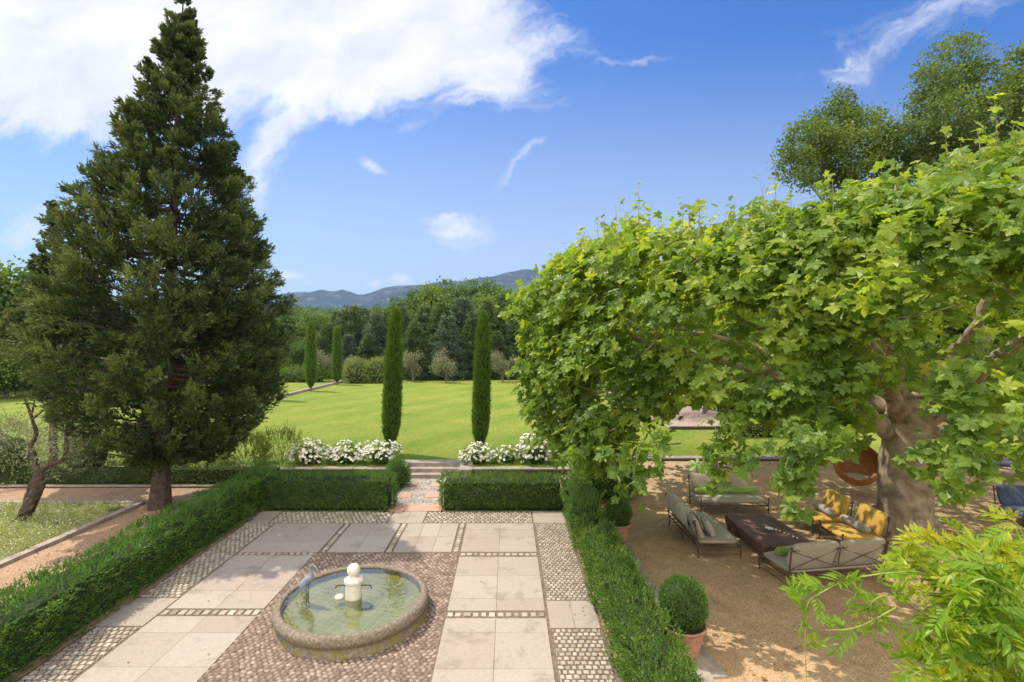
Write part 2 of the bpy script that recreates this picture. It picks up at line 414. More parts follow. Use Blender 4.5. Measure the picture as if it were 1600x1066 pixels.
M['gravel_pale'] = gravel_mat('gravel_pale', (.27, .20, .15), (.35, .265, .21), (.45, .35, .29), 40, .3)

def lawn_mat():
    m, t = new_mat('lawn_grass')
    co = t.n('ShaderNodeTexCoord').outputs['Object']
    r = t.n('ShaderNodeVectorRotate', {'Vector': co, 'Angle': R(28)}, rotation_type='Z_AXIS').outputs[0]
    sx = t.n('ShaderNodeSeparateXYZ', {0: r}).outputs[0]
    wob = t.noise(co, 0.35, 3)
    stripe = t.math('SINE', t.math('MULTIPLY', t.math('ADD', sx, t.math('MULTIPLY', wob, 0.8)), 2 * pi / 3.4))
    fine = t.noise(co, 5, 10, 0.82); patch = t.noise(co, 0.22, 5, 0.6); mid = t.noise(t.vmath('MULTIPLY', r, (1, .25, 1)), 2.2, 5, 0.6)
    f = t.math('ADD', t.math('ADD', t.math('MULTIPLY', fine, 0.55), t.math('MULTIPLY', patch, 0.45)), t.math('ADD', t.math('MULTIPLY', mid, 0.35), t.math('MULTIPLY', stripe, 0.038)))
    col = t.ramp(f, [(0.36, (.07, .145, .014)), (0.58, (.135, .205, .024)), (0.84, (.26, .27, .05))])
    b = t.n('ShaderNodeBump', {'Height': t.noise(co, 60, 4, 0.8), 'Strength': 0.6, 'Distance': 0.03}).outputs[0]
    p = t.n('ShaderNodeBsdfPrincipled', {'Base Color': col, 'Roughness': 0.9, 'Specular IOR Level': 0.15, 'Normal': b})
    t.n('ShaderNodeOutputMaterial', {0: p.outputs[0]}); return m
M['lawn'] = lawn_mat()

M['slab'] = rnd_mat('slab', [(0, (.345, .285, .235)), (.4, (.365, .31, .255)), (.7, (.385, .33, .275)), (1, (.395, .345, .29))],   .75, 26, .16, .25, 60, stain=(1.5, .53, (.23, .19, .145), .6))
M['sett'] = rnd_mat('sett', [(0, (.28, .235, .185)), (.3, (.38, .325, .26)), (.75, (.45, .39, .315)), (1, (.53, .47, .39))], .75, 30, .25, .3, 80)
M['mortar'] = plain('mortar', (.19, .145, .105), .95, .1, scale=10, var=.25, bump=.4, bscale=70)
M['cobble'] = rnd_mat('cobble', [(0, (.18, .125, .095)), (.5, (.28, .205, .16)), (1, (.40, .31, .245))], .7, 25, .2, .3, 90)
M['pebble'] = rnd_mat('pebble', [(0, (.30, .26, .21)), (.4, (.58, .52, .44)), (1, (.82, .78, .70))], .6, 30, .15, .2, 80)
M['brick_tile'] = rnd_mat('brick_tile', [(0, (.48, .26, .18)), (1, (.60, .36, .26))], .85, 12, .2, .2, 60)
M['grey_stone'] = plain('grey_stone', (.36, .305, .26), .85, .2, scale=3.5, bump=.4, bscale=30, col2=(.22, .185, .155))
M['dark_stone'] = plain('dark_stone', (.10, .075, .065), .9, .2, scale=3.5, bump=.4, bscale=30)

# ------------------------------------------------------------------ ground and terrain
def grid_obj(name, xs, ys, hf, mat, kind='structure', smooth=True, keep=None):
    X, Y = np.meshgrid(xs, ys); Z = hf(X, Y)
    V = np.stack([X.ravel(), Y.ravel(), Z.ravel()], 1); nx, ny = len(xs), len(ys)
    i = np.arange(ny - 1)[:, None] * nx + np.arange(nx - 1)[None]
    Fq = np.stack([i, i + 1, i + nx + 1, i + nx], -1).reshape(-1, 4)
    if keep is not None:
        c = V[Fq].mean(1); Fq = Fq[keep(c[:, 0], c[:, 1])]
    o = mesh_obj(name, V, [Fq], mat, smooth=smooth); tag(o, kind=kind); return o

def sstep(x, a, b):
    t = np.clip((x - a) / (b - a), 0, 1); return t * t * (3 - 2 * t)

def terrain_h(X, Y):
    P = np.stack([X.ravel(), Y.ravel(), 0 * X.ravel()], 1)
    far = sstep(Y, 62, 76)
    side = sstep(np.abs(X), 45, 80) * sstep(Y, 20, 40)
    lift = np.maximum(far, side)
    hill = 7.5 * sstep(Y, 75, 150) * sstep(X, -35, 5) + 3.0 * sstep(Y, 80, 170)
    distant = 34 * sstep(Y, 190, 640) * (1 + .25 * snoise(P, .006, 3).reshape(X.shape))
    return -0.04 + .42 * lift + hill + distant + lift * .25 * snoise(P, .05, 5).reshape(X.shape)
gx = np.concatenate([np.linspace(-6000, -400, 15), np.linspace(-350, -80, 16), np.linspace(-75, 75, 61), np.linspace(80, 350, 16), np.linspace(400, 6000, 15)])
gy = np.concatenate([np.linspace(-60, 58, 31), np.linspace(60, 160, 51), np.linspace(170, 700, 40), np.linspace(760, 6500, 30)])
m_, t_ = new_mat('meadow'); co_ = t_.n('ShaderNodeTexCoord').outputs['Object']
c_ = t_.ramp(t_.noise(co_, .05, 8, .7), [(.35, (.05, .085, .02)), (.65, (.12, .17, .035))])
p_ = t_.n('ShaderNodeBsdfPrincipled', {'Base Color': c_, 'Roughness': .95, 'Specular IOR Level': .1}); t_.n('ShaderNodeOutputMaterial', {0: p_.outputs[0]})
grid_obj('ground', gx, gy, terrain_h, m_)

LZ = 0.43                                            # level of the lawn
def lawn_h(X, Y):
    P = np.stack([X.ravel(), Y.ravel(), 0 * X.ravel()], 1)
    return LZ + .02 * snoise(P, .25, 9).reshape(X.shape) * sstep(Y, 21.5, 25)
def lawn_keep(x, y):
    steps = (x > -4.3) & (x < -1.45)
    a = (y > 19.5) & ~(steps & (y < 20.65)) & ~((x > 2.6) & (y < 21.1))
    b = ~((x > 9.0) & (y > 28.0))
    return a & b
lx = np.unique(np.concatenate([np.arange(-70, 46, 1.0), [-4.3, -1.45, 2.6]])); ly = np.unique(np.concatenate([np.arange(22, 67, 1.0), [19.5, 20.65, 21.1]]))
grid_obj('lawn', lx, ly, lawn_h, M['lawn'], keep=lawn_keep)
grid_obj('gravel_yard', np.arange(9, 46.1, 1.0), np.arange(28, 50.1, 1.0), lambda X, Y: LZ + .02 + 0 * X, M['gravel_pale'])

def court_h(X, Y):
    P = np.stack([X.ravel(), Y.ravel(), 0 * X.ravel()], 1)
    return .004 + .33 * sstep(Y, 16.2, 21.0) + .012 * snoise(P, .9, 4).reshape(X.shape)
grid_obj('gravel_court', np.arange(1.75, 40.1, .45), np.arange(1.2, 21.2, .4), court_h, M['gravel'])
grid_obj('gravel_path', np.arange(-44, -7.5, .45), np.arange(3.0, 18.3, .4), lambda X, Y: .004 + .01 * snoise(np.stack([X.ravel(), Y.ravel(), 0 * X.ravel()], 1), .9, 4).reshape(X.shape), M['gravel_path'])

# ------------------------------------------------------------------ terrace
base = MB(); base.box((-2.93, 9.3, -.03), (9.4, 12.8, .05)); base.box((-2.9, 17.5, -.03), (1.9, 3.9, .05))
tag(base.build('terrace_bed', M['mortar']), kind='structure')

slabs = MB()
def slab(x0, x1, y0, y1, nx=1, ny=1, xs=None, ys=None):
    xs = xs or list(np.linspace(x0, x1, nx + 1)); ys = ys or list(np.linspace(y0, y1, ny + 1))
    g = .0035
    for a, b in zip(xs[:-1], xs[1:]):
        for c, d in zip(ys[:-1], ys[1:]):
            slabs.box(((a + b) / 2, (c + d) / 2, .0 + random.uniform(-.0012, .0012)), (b - a - 2 * g, d - c - 2 * g, .024), r=random.random())
XL, X1, XC, X2, X3, X4, X5, XR = -7.55, -6.66, -5.71, -4.76, -4.72, -1.17, .73, 1.70
YB, YA = 15.58, 14.57
slab(XL, -6.93, YA, YB); slab(-3.47, -2.46, YA, YB, 2, 1); slab(.76, XR, YA, YB)                       # row against the hedge
slab(X1, -4.70, 12.56, YA - .03, 1, 1, ys=[12.56, 13.2, 14.54]); slab(-4.48, -3.07, 12.56, YA - .03, 2, 2); slab(-2.85, -1.40, 12.56, YA - .03, 3, 2); slab(X4, X5, 12.56, YA - .03, 1, 1, xs=[X4, -.21, X5], ys=[12.56, 13.5, 14.05, 14.54])
slab(X4, X5, 9.8, 12.27, xs=[X4, -.22, X5], ys=[9.8, 10.27, 11.27, 12.27]); slab(X4, X5, 5.9, 9.53, xs=[X4, -.22, X5], ys=[5.9, 7.05, 8.05, 9.05, 9.53])
slab(X1, X2, 9.88, 12.36, xs=[X1, XC, X2], ys=[9.88, 10.6, 11.5, 12.36]); slab(X1, X2, 5.9, 9.6, xs=[X1, XC, X2], ys=[5.9, 7.1, 8.1, 9.05, 9.6])
slab(X5 + .05, XR, 9.2, 10.18, 2, 1); slab(XL, X1 - .03, 9.27, 10.29, ys=[9.27, 9.75, 10.29])
slab(X1, X2, 3.2, 5.9, 2, 3); slab(X4, X5, 3.2, 5.9, 2, 3)
tag(slabs.build('stone_slabs', M['slab']), kind='structure')

setts = MB()
def sett_field(x0, x1, y0, y1, s=.105, gap=.032, along='x', jx=.012):
    ny = max(1, int(round((y1 - y0) / (s + gap)))); nx = max(1, int(round((x1 - x0) / (s + gap))))
    dy = (y1 - y0) / ny; dx = (x1 - x0) / nx
    for j in range(ny):
        off = (j % 2) * dx * .5 if (ny > 1 and nx > 1) else 0
        x = x0 + (0 if off == 0 else 0)
        cuts = [x0] + [x0 + off + k * dx + random.uniform(-jx, jx) for k in range(0 if off else 1, nx)] + [x1]
        for a, b in zip(cuts[:-1], cuts[1:]):
            if b - a < .03: continue
            w = b - a - gap * random.uniform(.8, 1.4); d = dy - gap * random.uniform(.8, 1.4)
            h = random.uniform(.014, .022)
            cx, cy = (a + b) / 2 + random.uniform(-.003, .003), y0 + (j + .5) * dy + random.uniform(-.004, .004)
            bv = .008; rz = random.uniform(-.05, .05)
            # pillow-topped sett
            V = np.array([(-w/2, -d/2, -.01), (w/2, -d/2, -.01), (w/2, d/2, -.01), (-w/2, d/2, -.01), (-w/2, -d/2, h - .008), (w/2, -d/2, h - .008), (w/2, d/2, h - .008), (-w/2, d/2, h - .008),
                          (-w/2 + bv, -d/2 + bv, h), (w/2 - bv, -d/2 + bv, h), (w/2 - bv, d/2 - bv, h), (-w/2 + bv, d/2 - bv, h)])
            V[:, :2] += rng.uniform(-.003, .003, (12, 2))
            c, s_ = cos(rz), sin(rz); V[:, :2] = V[:, :2] @ np.array([[c, s_], [-s_, c]])
            Fq = [(0, 1, 5, 4), (1, 2, 6, 5), (2, 3, 7, 6), (3, 0, 4, 7), (4, 5, 9, 8), (5, 6, 10, 9), (6, 7, 11, 10), (7, 4, 8, 11), (8, 9, 10, 11)]
            setts.add(V + np.array([cx, cy, 0]), Fq, random.random())
sett_field(-6.90, -3.50, YA + .03, YB - .03, .10, .036); sett_field(-2.43, .73, YA + .03, YB - .03, .10, .036)
sett_field(X5 + .06, XR - .02, 10.2, YA - .03, .068, .030, jx=.006); sett_field(X5 + .07, XR - .02, 5.5, 9.18, .082, .033, jx=.008)
sett_field(XL + .03, X1 - .05, 10.32, YA - .03, .080, .033, jx=.008); sett_field(XL + .03, X1 - .05, 5.0, 9.24, .088, .034, jx=.008)
for (a, b, c, d) in ((X4, X5, 12.33, 12.50), (X1, X2, 12.40, 12.53), (X4, X5, 9.58, 9.75), (X1, X2, 9.64, 9.84)): sett_field(a, b, c, d, .11, .045)
for xa in (-4.68, -3.05, -1.38): sett_field(xa + .02, xa + .17, 12.56, YA - .03, .11, .04)
tag(setts.build('stone_setts', M['sett']), kind='structure')

def domes(name, C, rx, ry, hz, ang, mat, r=None):
    """rounded stones set in mortar, all in one mesh"""
    k = 7; a = np.arange(k) / k * 2 * pi
    t1 = np.stack([np.cos(a), np.sin(a), 0 * a - .15], 1); t2 = np.stack([np.cos(a + .3) * .72, np.sin(a + .3) * .72, 0 * a + .72], 1)
    tv = np.vstack([t1, t2, [[0, 0, 1]]])
    f4 = [(i, (i + 1) % k, k + (i + 1) % k, k + i) for i in range(k)]; f3 = [(k + i, k + (i + 1) % k, 2 * k) for i in range(k)]
    n = len(C); sc3 = np.stack([rx, ry, hz], 1)
    L = tv[None] * sc3[:, None]; L = L * rng.uniform(.88, 1.1, (n, len(tv), 1))
    ca, sa = np.cos(ang)[:, None], np.sin(ang)[:, None]
    V = np.stack([L[..., 0] * ca - L[..., 1] * sa, L[..., 0] * sa + L[..., 1] * ca, L[..., 2]], -1) + C[:, None]
    o = (np.arange(n) * len(tv))[:, None, None]
    return mesh_obj(name, V.reshape(-1, 3), [(np.array(f4)[None] + o).reshape(-1, 4), (np.array(f3)[None] + o).reshape(-1, 3)], mat, None, np.repeat(rng.uniform(0, 1, n) if r is None else r, len(tv)), True)

# cobbles round the fountain, laid in wavy courses
FX, FY = -2.94, 9.66
pts = []
y = 3.4; row = 0
while y < 12.5:
    xs = np.arange(X2 + .04 + (row % 2) * .045, X4 - .03, .108)
    xs = xs + rng.uniform(-.012, .012, len(xs))
    ys = y + .05 * np.sin((xs - X2) * 5.2) + rng.uniform(-.008, .008, len(xs))
    pts.append(np.stack([xs, ys, 0 * xs + .0], 1)); y += .082; row += 1
C = np.concatenate(pts); C = C[(C[:, 1] < 12.5) & (np.hypot(C[:, 0] - FX, C[:, 1] - FY) > 1.36)]
n = len(C)
tag(domes('cobble_paving', C, rng.uniform(.045, .056, n), rng.uniform(.031, .040, n), rng.uniform(.013, .024, n), .45 * np.cos((C[:, 0] - X2) * 5.2) + rng.uniform(-.3, .3, n), M['cobble']), kind='structure')

# pebble mosaic path through the hedge, with terracotta panels
bt = MB(); bt.box((-2.87, 15.92, -.0), (1.62, .62, .03), r=.4)
panels = [(-2.45, 18.55, .75, .5), (-2.5, 17.25, .62, .55), (-3.45, 17.2, .35, .5), (-3.42, 18.6, .2, .4)]
for (a, b, c, d) in panels: bt.box((a, b, -.0), (c, d, .03), r=random.random())
tag(bt.build('terracotta_tiles', M['brick_tile']), kind='structure')
pts = []
y = 16.27; row = 0
while y < 19.35:
    xs = np.arange(-3.72 + (row % 2) * .03, -2.02, .055); pts.append(np.stack([xs + rng.uniform(-.008, .008, len(xs)), y + .03 * np.sin(xs * 9), 0 * xs], 1)); y += .075; row += 1
C = np.concatenate(pts); keep = np.ones(len(C), bool)
for (a, b, c, d) in panels: keep &= ~((abs(C[:, 0] - a) < c / 2 + .02) & (abs(C[:, 1] - b) < d / 2 + .02))
C = C[keep]; n = len(C)
tag(domes('pebble_mosaic', C, rng.uniform(.012, .018, n), rng.uniform(.03, .038, n), rng.uniform(.012, .02, n), .7 * np.sign(np.sin(C[:, 1] * 9)) + rng.uniform(-.2, .2, n), M['pebble']), kind='structure')

# steps up to the lawn with their cheek walls
st = empty('garden_steps', (-2.87, 19.4, 0), 0, 'three low grey stone steps leading from the pebble path up to the lawn', 'steps')
for i in range(3):
    b = MB(); z0, z1 = .145 * i, .145 * (i + 1)
    y0 = 19.38 + .36 * i; y1 = 20.66
    b.box((0, (y0 + y1) / 2 - 19.4, (z0 + z1) / 2 - (.02 if i == 0 else 0)), (2.1 if i < 2 else 3.0, y1 - y0, z1 - z0 + (.04 if i == 0 else 0) - .002)); b.build('step', M['grey_stone'], st)
for sx in (-1, 1):
    b = MB(); b.box((sx * 1.28, -.02 + .34, .20), (.42, 1.42, .40)); b.build('cheek_wall', M['grey_stone'], st)
    b = MB(); b.box((sx * 1.28, -.02 + .34, .425), (.50, 1.50, .05)); b.build('coping', M['grey_stone'], st)

def low_wall(x0, x1, yc, z, label, mat='grey_stone', th=.36, base=0.0, name='low_wall'):
    t = empty(name, ((x0 + x1) / 2, yc, 0), 0, label, 'wall')
    b = MB(); b.box((0, 0, (z - .05 + base) / 2 - .1), (x1 - x0, th - .06, z - .05 - base + .2)); b.build('wall_face', M['dark_stone'], t)
    b = MB(); n_ = max(1, int((x1 - x0) / 1.4))
    for k in range(n_):
        w = (x1 - x0) / n_; b.box((-(x1 - x0) / 2 + (k + .5) * w, 0, z - .025 + random.uniform(-.003, .003)), (w - .008, th, .05), r=random.random())
    b.build('coping', M[mat], t)
    return t
low_wall(-30, -4.42, 19.3, .44, 'long low stone wall holding up the lawn behind the left hedge')
low_wall(-1.36, 2.5, 19.3, .44, 'short low stone wall under the white roses right of the steps')
low_wall(2.5, 40, 21.05, .46, 'low dark stone wall with pale coping between the gravel court and the lawn', th=.42)
low_wall(9.0, 30, 28.0, .62, 'far low wall edging the lawn before the pale gravel yard', base=.4, th=.3)

# kerb round the flower bed on the left, the bed itself, kerb of the path's far side
kb = empty('flower_bed_kerb', (-11.8, 16.2, 0), 0, 'pale stone kerb bordering the daisy bed on the left', 'kerb')
b = MB()
for k in range(11): b.box((0, -.45 - k * .95 + .1, .04), (.22, .93, .11), r=random.random())
b.build('long_side', M['grey_stone'], kb)
b = MB()
for k in range(20): b.box((-.62 - k * .98, .0 + .1, .04), (.96, .2, .11))
b.build('far_side', M['grey_stone'], kb)
b = MB(); b.box((0, 0, 0), (19.6, 10.5, .07)); tag(b.build('bed_soil', plain('bed_soil', (.20, .20, .09), .95, .1, scale=6, var=.4, bump=.6, bscale=30), loc=(-21.7, 11.0, .02)), kind='structure')
kb2 = low_wall(-40, -8.6, 18.15, .10, 'thin dark stone edging on the far side of the left gravel path', th=.14)
# stone edging between the right hedge and the gravel
ke = empty('edging_stones', (3.02, 9, 0), 0, 'weathered stone edging along the outer foot of the right hedge', 'kerb')
b = MB()
for k in range(12): b.box((random.uniform(-.02, .02), -6 + k * .95, .015), (.26, .92, .08), rz=random.uniform(-.02, .02), r=random.random())
b.build('edging', M['grey_stone'], ke)
es_ = MB(); es_.box((2.70, 10.4, .012), (.42, 12.6, .03)); tag(es_.build('soil_strip', M['soil']), kind='structure')
# kerb wall along the left edge of the lawn and across its far corner
lk = empty('lawn_kerb', (-19.7, 45, LZ), 0, 'low grey stone kerb running away along the left edge of the lawn', 'kerb')
b = MB()
for k in range(17): b.box((-.02 * k, -16 + k * 1.95, .10), (.40, 1.93, .24))
b.build('long_side', M['grey_stone'], lk)
b = MB()
for k in range(6): b.box((.3 + k * 1.3, 16.6 + .25 * sin(k * .6), .08), (1.28, .35, .20))
b.build('far_side', M['grey_stone'], lk)
# ------------------------------------------------------------------ hedges
def face_samples(x0, x1, y0, y1, h, dens, faces):
    P, N = [], []
    for f in faces:
        if f == 'top': A = (x1 - x0) * (y1 - y0)
        elif f in ('x-', 'x+'): A = (y1 - y0) * h
        else: A = (x1 - x0) * h
        n = int(A * dens * faces[f]); a = rng.uniform(0, 1, n); b = rng.uniform(0, 1, n)
        if f == 'top': p = np.stack([x0 + a * (x1 - x0), y0 + b * (y1 - y0), 0 * a + h], 1); nn = (0, 0, 1)
        elif f == 'x-': p = np.stack([0 * a + x0, y0 + a * (y1 - y0), b * h], 1); nn = (-1, 0, 0)
        elif f == 'x+': p = np.stack([0 * a + x1, y0 + a * (y1 - y0), b * h], 1); nn = (1, 0, 0)
        elif f == 'y-': p = np.stack([x0 + a * (x1 - x0), 0 * a + y0, b * h], 1); nn = (0, -1, 0)
        else: p = np.stack([x0 + a * (x1 - x0), 0 * a + y1, b * h], 1); nn = (0, 1, 0)
        P.append(p); N.append(np.broadcast_to(np.array(nn, float), p.shape))
    return np.concatenate(P), np.concatenate(N)

def hedge(name, label, x0, x1, y0, y1, h, dens=330, faces=None, mat='box_leaf', leaf=.052, L=.13, amp=.07, seed=1, wild=.0, light=None):
    faces = faces or {'top': 1.0, 'x-': 1, 'x+': 1, 'y-': 1, 'y+': .4}
    cx, cy = (x0 + x1) / 2, (y0 + y1) / 2
    t = empty(name, (cx, cy, 0), 0, label, 'hedge')
    P, N = face_samples(x0 - cx, x1 - cx, y0 - cy, y1 - cy, h, dens, faces)
    W = P + np.array([cx, cy, 0])
    # round the top edges
    ex = (x1 - x0) / 2; ey = (y1 - y0) / 2
    d = amp * snoise(W, 2.3, seed, 2) + amp * .6 * snoise(W, 6, seed + 5) + amp * .7 * snoise(W, .9, seed + 6)
    P = P + N * d[:, None]
    rim = np.clip((np.maximum(np.abs(P[:, 0]) - ex + .12, 0) / .12) + (np.maximum(np.abs(P[:, 1]) - ey + .12, 0) / .12), 0, 1.5)
    topm = np.clip((P[:, 2] - h + .14) / .14, 0, 1)
    P[:, 2] -= .06 * rim * topm
    D = N + np.array([0, 0, .55]) + rng.normal(size=P.shape) * .45
    Ls = L * rng.uniform(.5, 1.3, len(P)) * (1 + wild * np.clip(snoise(W, 1.1, seed + 9), 0, 1) * (N[:, 2] > .5))
    clr = np.clip(.42 + .30 * snoise(W, 4.5, seed + 3) + rng.uniform(-.45, .5, len(P)), 0, 1)
    spray_obj('foliage', P - norm(D) * .03, D, Ls, 6, leaf, LEAF_OVAL, M[mat], t, r=clr, clump=.65)
    # twiggy core
    b = MB(); g = .06
    xs = np.linspace(-ex + g, ex - g, max(2, int((x1 - x0) / .3))); ys = np.linspace(-ey + g, ey - g, max(2, int((y1 - y0) / .3)))
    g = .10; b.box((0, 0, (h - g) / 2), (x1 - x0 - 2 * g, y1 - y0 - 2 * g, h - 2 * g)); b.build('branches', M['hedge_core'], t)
    return t
hedge('box_hedge', 'long clipped green hedge running down the left side of the paved terrace', -8.50, -7.62, 4.4, 16.55, 1.03, faces={'top': 1.3, 'x+': 1.1, 'x-': .4, 'y-': .3, 'y+': .3}, seed=1, wild=.5, dens=290)
hedge('box_hedge', 'clipped hedge at the back of the terrace left of the pebble path', -7.62, -3.66, 15.66, 16.5, 1.03, faces={'top': 1, 'x+': 1, 'y-': 1, 'y+': .3}, seed=2, wild=.3, dens=290)
hedge('box_hedge', 'clipped hedge at the back of the terrace right of the pebble path', -2.08, 1.74, 15.66, 16.5, .98, faces={'top': 1, 'x-': 1, 'y-': 1, 'y+': .3}, mat='box_leaf_light', seed=3, wild=.3, dens=290)
hedge('box_hedge', 'lumpy green hedge running between the paved terrace and the gravel court', 1.76, 2.50, 4.2, 16.6, .88, faces={'top': 1.1, 'x-': 1.1, 'x+': .5, 'y-': .4, 'y+': .3}, mat='box_leaf_light', amp=.10, seed=4, wild=.9, dens=330, leaf=.055)
hedge('garden_hedge', 'dark low hedge beyond the left gravel path behind the big conifer trunk', -28, -8.4, 18.35, 19.0, .72, faces={'top': 1, 'y-': 1}, mat='dark_leaf', amp=.08, seed=6, leaf=.06, L=.14, dens=150)

def ball_surface(c, rad, n, flat=0.0):
    N = rdir(n); N = N[N[:, 2] > -.75 - flat]; return N * np.array(rad) + np.array(c), N

def bush(name, label, loc, rad, n, leaf, L, m, mat, cat='bush', tpl=LEAF_OVAL, amp=.18, seed=1, up=.4, core=True, lumps=0, group=None, spread=.7, partname='foliage', stem=True, corescale=.8):
    t = empty(name, loc, 0, label, cat, group)
    rad = np.array(rad, float)
    N = rdir(int(n * 1.3)); N = N[N[:, 2] > -.6]
    s = 1 + amp * snoise(N * 1.0 + seed, 1.6, seed, 2)
    P = N * s[:, None] * rad + np.array([0, 0, rad[2] * .62 if stem else rad[2] * .8])
    P[:, 2] = np.maximum(P[:, 2], .04)
    dep = rng.uniform(0, .22, len(P)) ** 1.0; P = P - N * rad * dep[:, None]
    D = N + np.array([0, 0, up]) + rng.normal(size=P.shape) * .4
    clr = np.clip(.5 + .3 * snoise(P, 2.5, seed + 3) + rng.uniform(-.35, .35, len(P)), 0, 1)
    spray_obj(partname, P, D, L * rng.uniform(.6, 1.4, len(P)), m, leaf, tpl, M[mat], t, r=clr, spread=spread)
    if core:
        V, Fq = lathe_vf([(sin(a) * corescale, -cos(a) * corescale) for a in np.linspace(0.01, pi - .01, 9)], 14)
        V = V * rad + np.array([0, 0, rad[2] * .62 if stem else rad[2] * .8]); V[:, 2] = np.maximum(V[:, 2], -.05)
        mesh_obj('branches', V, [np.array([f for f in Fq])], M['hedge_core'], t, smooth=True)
    return t

# big round shrub at the corner between hedge and gravel, and small green shrub by the steps
bush('round_shrub', 'large dark rounded shrub at the far corner of the gravel court beside the hedge end', (3.35, 17.1, .05), (1.15, .95, 1.0), 3400, .05, .12, 6, 'box_leaf', seed=11, amp=.12)
bush('round_shrub', 'small clipped shrub beside the lowest step behind the left hedge', (-3.98, 18.3, 0), (.45, .5, .62), 900, .045, .1, 6, 'box_leaf', seed=12, amp=.08)

# topiary balls in terracotta pots
def topiary(label, x, y, s=1.0, ballr=(.36, .36, .38), pot_h=.52, pot_r=.33, leader=False):
    t = empty('potted_topiary', (x, y, .03), 0, label, 'potted plant')
    b = MB()
    prof = [(.0, 0), (pot_r * .72, 0), (pot_r * .74, .03), (pot_r * .86, pot_h * .45), (pot_r * .97, pot_h * .74), (pot_r * .98, pot_h * .76), (pot_r * 1.0, pot_h * .77), (pot_r * .98, pot_h * .79), (pot_r * 1.02, pot_h * .86), (pot_r * 1.12, pot_h * .93),
            (pot_r * 1.14, pot_h * .97), (pot_r * 1.12, pot_h), (pot_r * 1.04, pot_h), (pot_r * .98, pot_h * .93), (pot_r * .9, pot_h * .86)]
    b.lathe(prof, 40); b.build('pot', M['terracotta'], t, True)
    b = MB(); b.lathe([(0, pot_h * .87), (pot_r * .93, pot_h * .87)], 24); b.build('potting_soil', M['soil'], t)
    cz = pot_h + ballr[2] * .82
    N = rdir(2600); P = N * np.array(ballr) * (1 + .05 * snoise(N, 2.2, 5, 2))[:, None] + np.array([0, 0, cz])
    D = N + np.array([0, 0, .3]) + rng.normal(size=P.shape) * .4
    f = spray_obj('foliage', P - norm(D) * .02, D, .055 * rng.uniform(.6, 1.4, len(P)), 6, .026, LEAF_OVAL, M['box_leaf'], t, clump=.6)
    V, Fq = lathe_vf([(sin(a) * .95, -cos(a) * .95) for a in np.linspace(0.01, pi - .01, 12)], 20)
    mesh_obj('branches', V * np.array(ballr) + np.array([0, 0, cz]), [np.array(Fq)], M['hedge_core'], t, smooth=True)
    if leader:
        p = np.repeat(np.array([[.03, .0, cz + ballr[2] - .03]]), 5, 0) + rng.uniform(-.05, .05, (5, 3)) * [1, 1, 0]
        spray_obj('top_shoots', p, np.array([[.1, 0, 1]] * 5) + rng.normal(size=(5, 3)) * .25, .12, 9, .03, LEAF_OVAL, M['box_leaf_light'], t)
    return t
topiary('near clipped box ball in a terracotta pot, a shoot sticking up on top', 2.93, 8.45, ballr=(.37, .37, .40), pot_h=.50, pot_r=.34, leader=True)
topiary('far round box ball in a terracotta pot between the hedge and the left sofa', 2.86, 13.1, ballr=(.33, .33, .33), pot_h=.52, pot_r=.29)
b = MB(); b.box((3.0, 8.2, .02), (.75, .8, .035), rz=.1); tag(b.build('stone_pad', M['grey_stone']), 'flat stone pad under the near potted box ball', 'paving slab')

# ------------------------------------------------------------------ fountain
fo = empty('fountain', (FX, FY, 0), 0, 'round stone fountain basin full of water with a white ball pillar in its middle', 'fountain')
def stone_weather():
    m, t = new_mat('weathered_rim')
    co = t.n('ShaderNodeTexCoord').outputs['Object']
    n1 = t.noise(co, 19, 8, .75); n2 = t.noise(co, 3.2, 4, .6); n3 = t.noise(co, 45, 4, .7)
    z = t.n('ShaderNodeSeparateXYZ', {0: co}).outputs[2]
    c = t.ramp(n1, [(.34, (.10, .08, .06)), (.5, (.19, .155, .115)), (.66, (.32, .27, .205))])
    moss = t.math('MULTIPLY', t.maprange(z, .30, .12, 0, 1, True), t.maprange(n2, .42, .6, 0, .8, True))
    c = t.mix(moss, c, (.22, .17, .06))
    c = t.mix(t.maprange(n3, .6, .75, 0, .5), c, (.62, .56, .47))
    b = t.n('ShaderNodeBump', {'Height': t.math('ADD', n1, t.math('MULTIPLY', n3, .4)), 'Strength': .35, 'Distance': .015}).outputs[0]
    p = t.n('ShaderNodeBsdfPrincipled', {'Base Color': c, 'Roughness': .85, 'Specular IOR Level': .25, 'Normal': b}); t.n('ShaderNodeOutputMaterial', {0: p.outputs[0]}); return m
b = MB()
prof = [(1.395, -.02), (1.40, .05), (1.36, .09), (1.33, .12), (1.35, .15), (1.40, .19), (1.425, .25), (1.42, .30), (1.40, .345), (1.37, .372), (1.33, .382), (1.29, .375), (1.27, .355), (1.265, .05)]
b.lathe(prof, 96); rim = b.build('basin_rim', stone_weather(), fo, True)
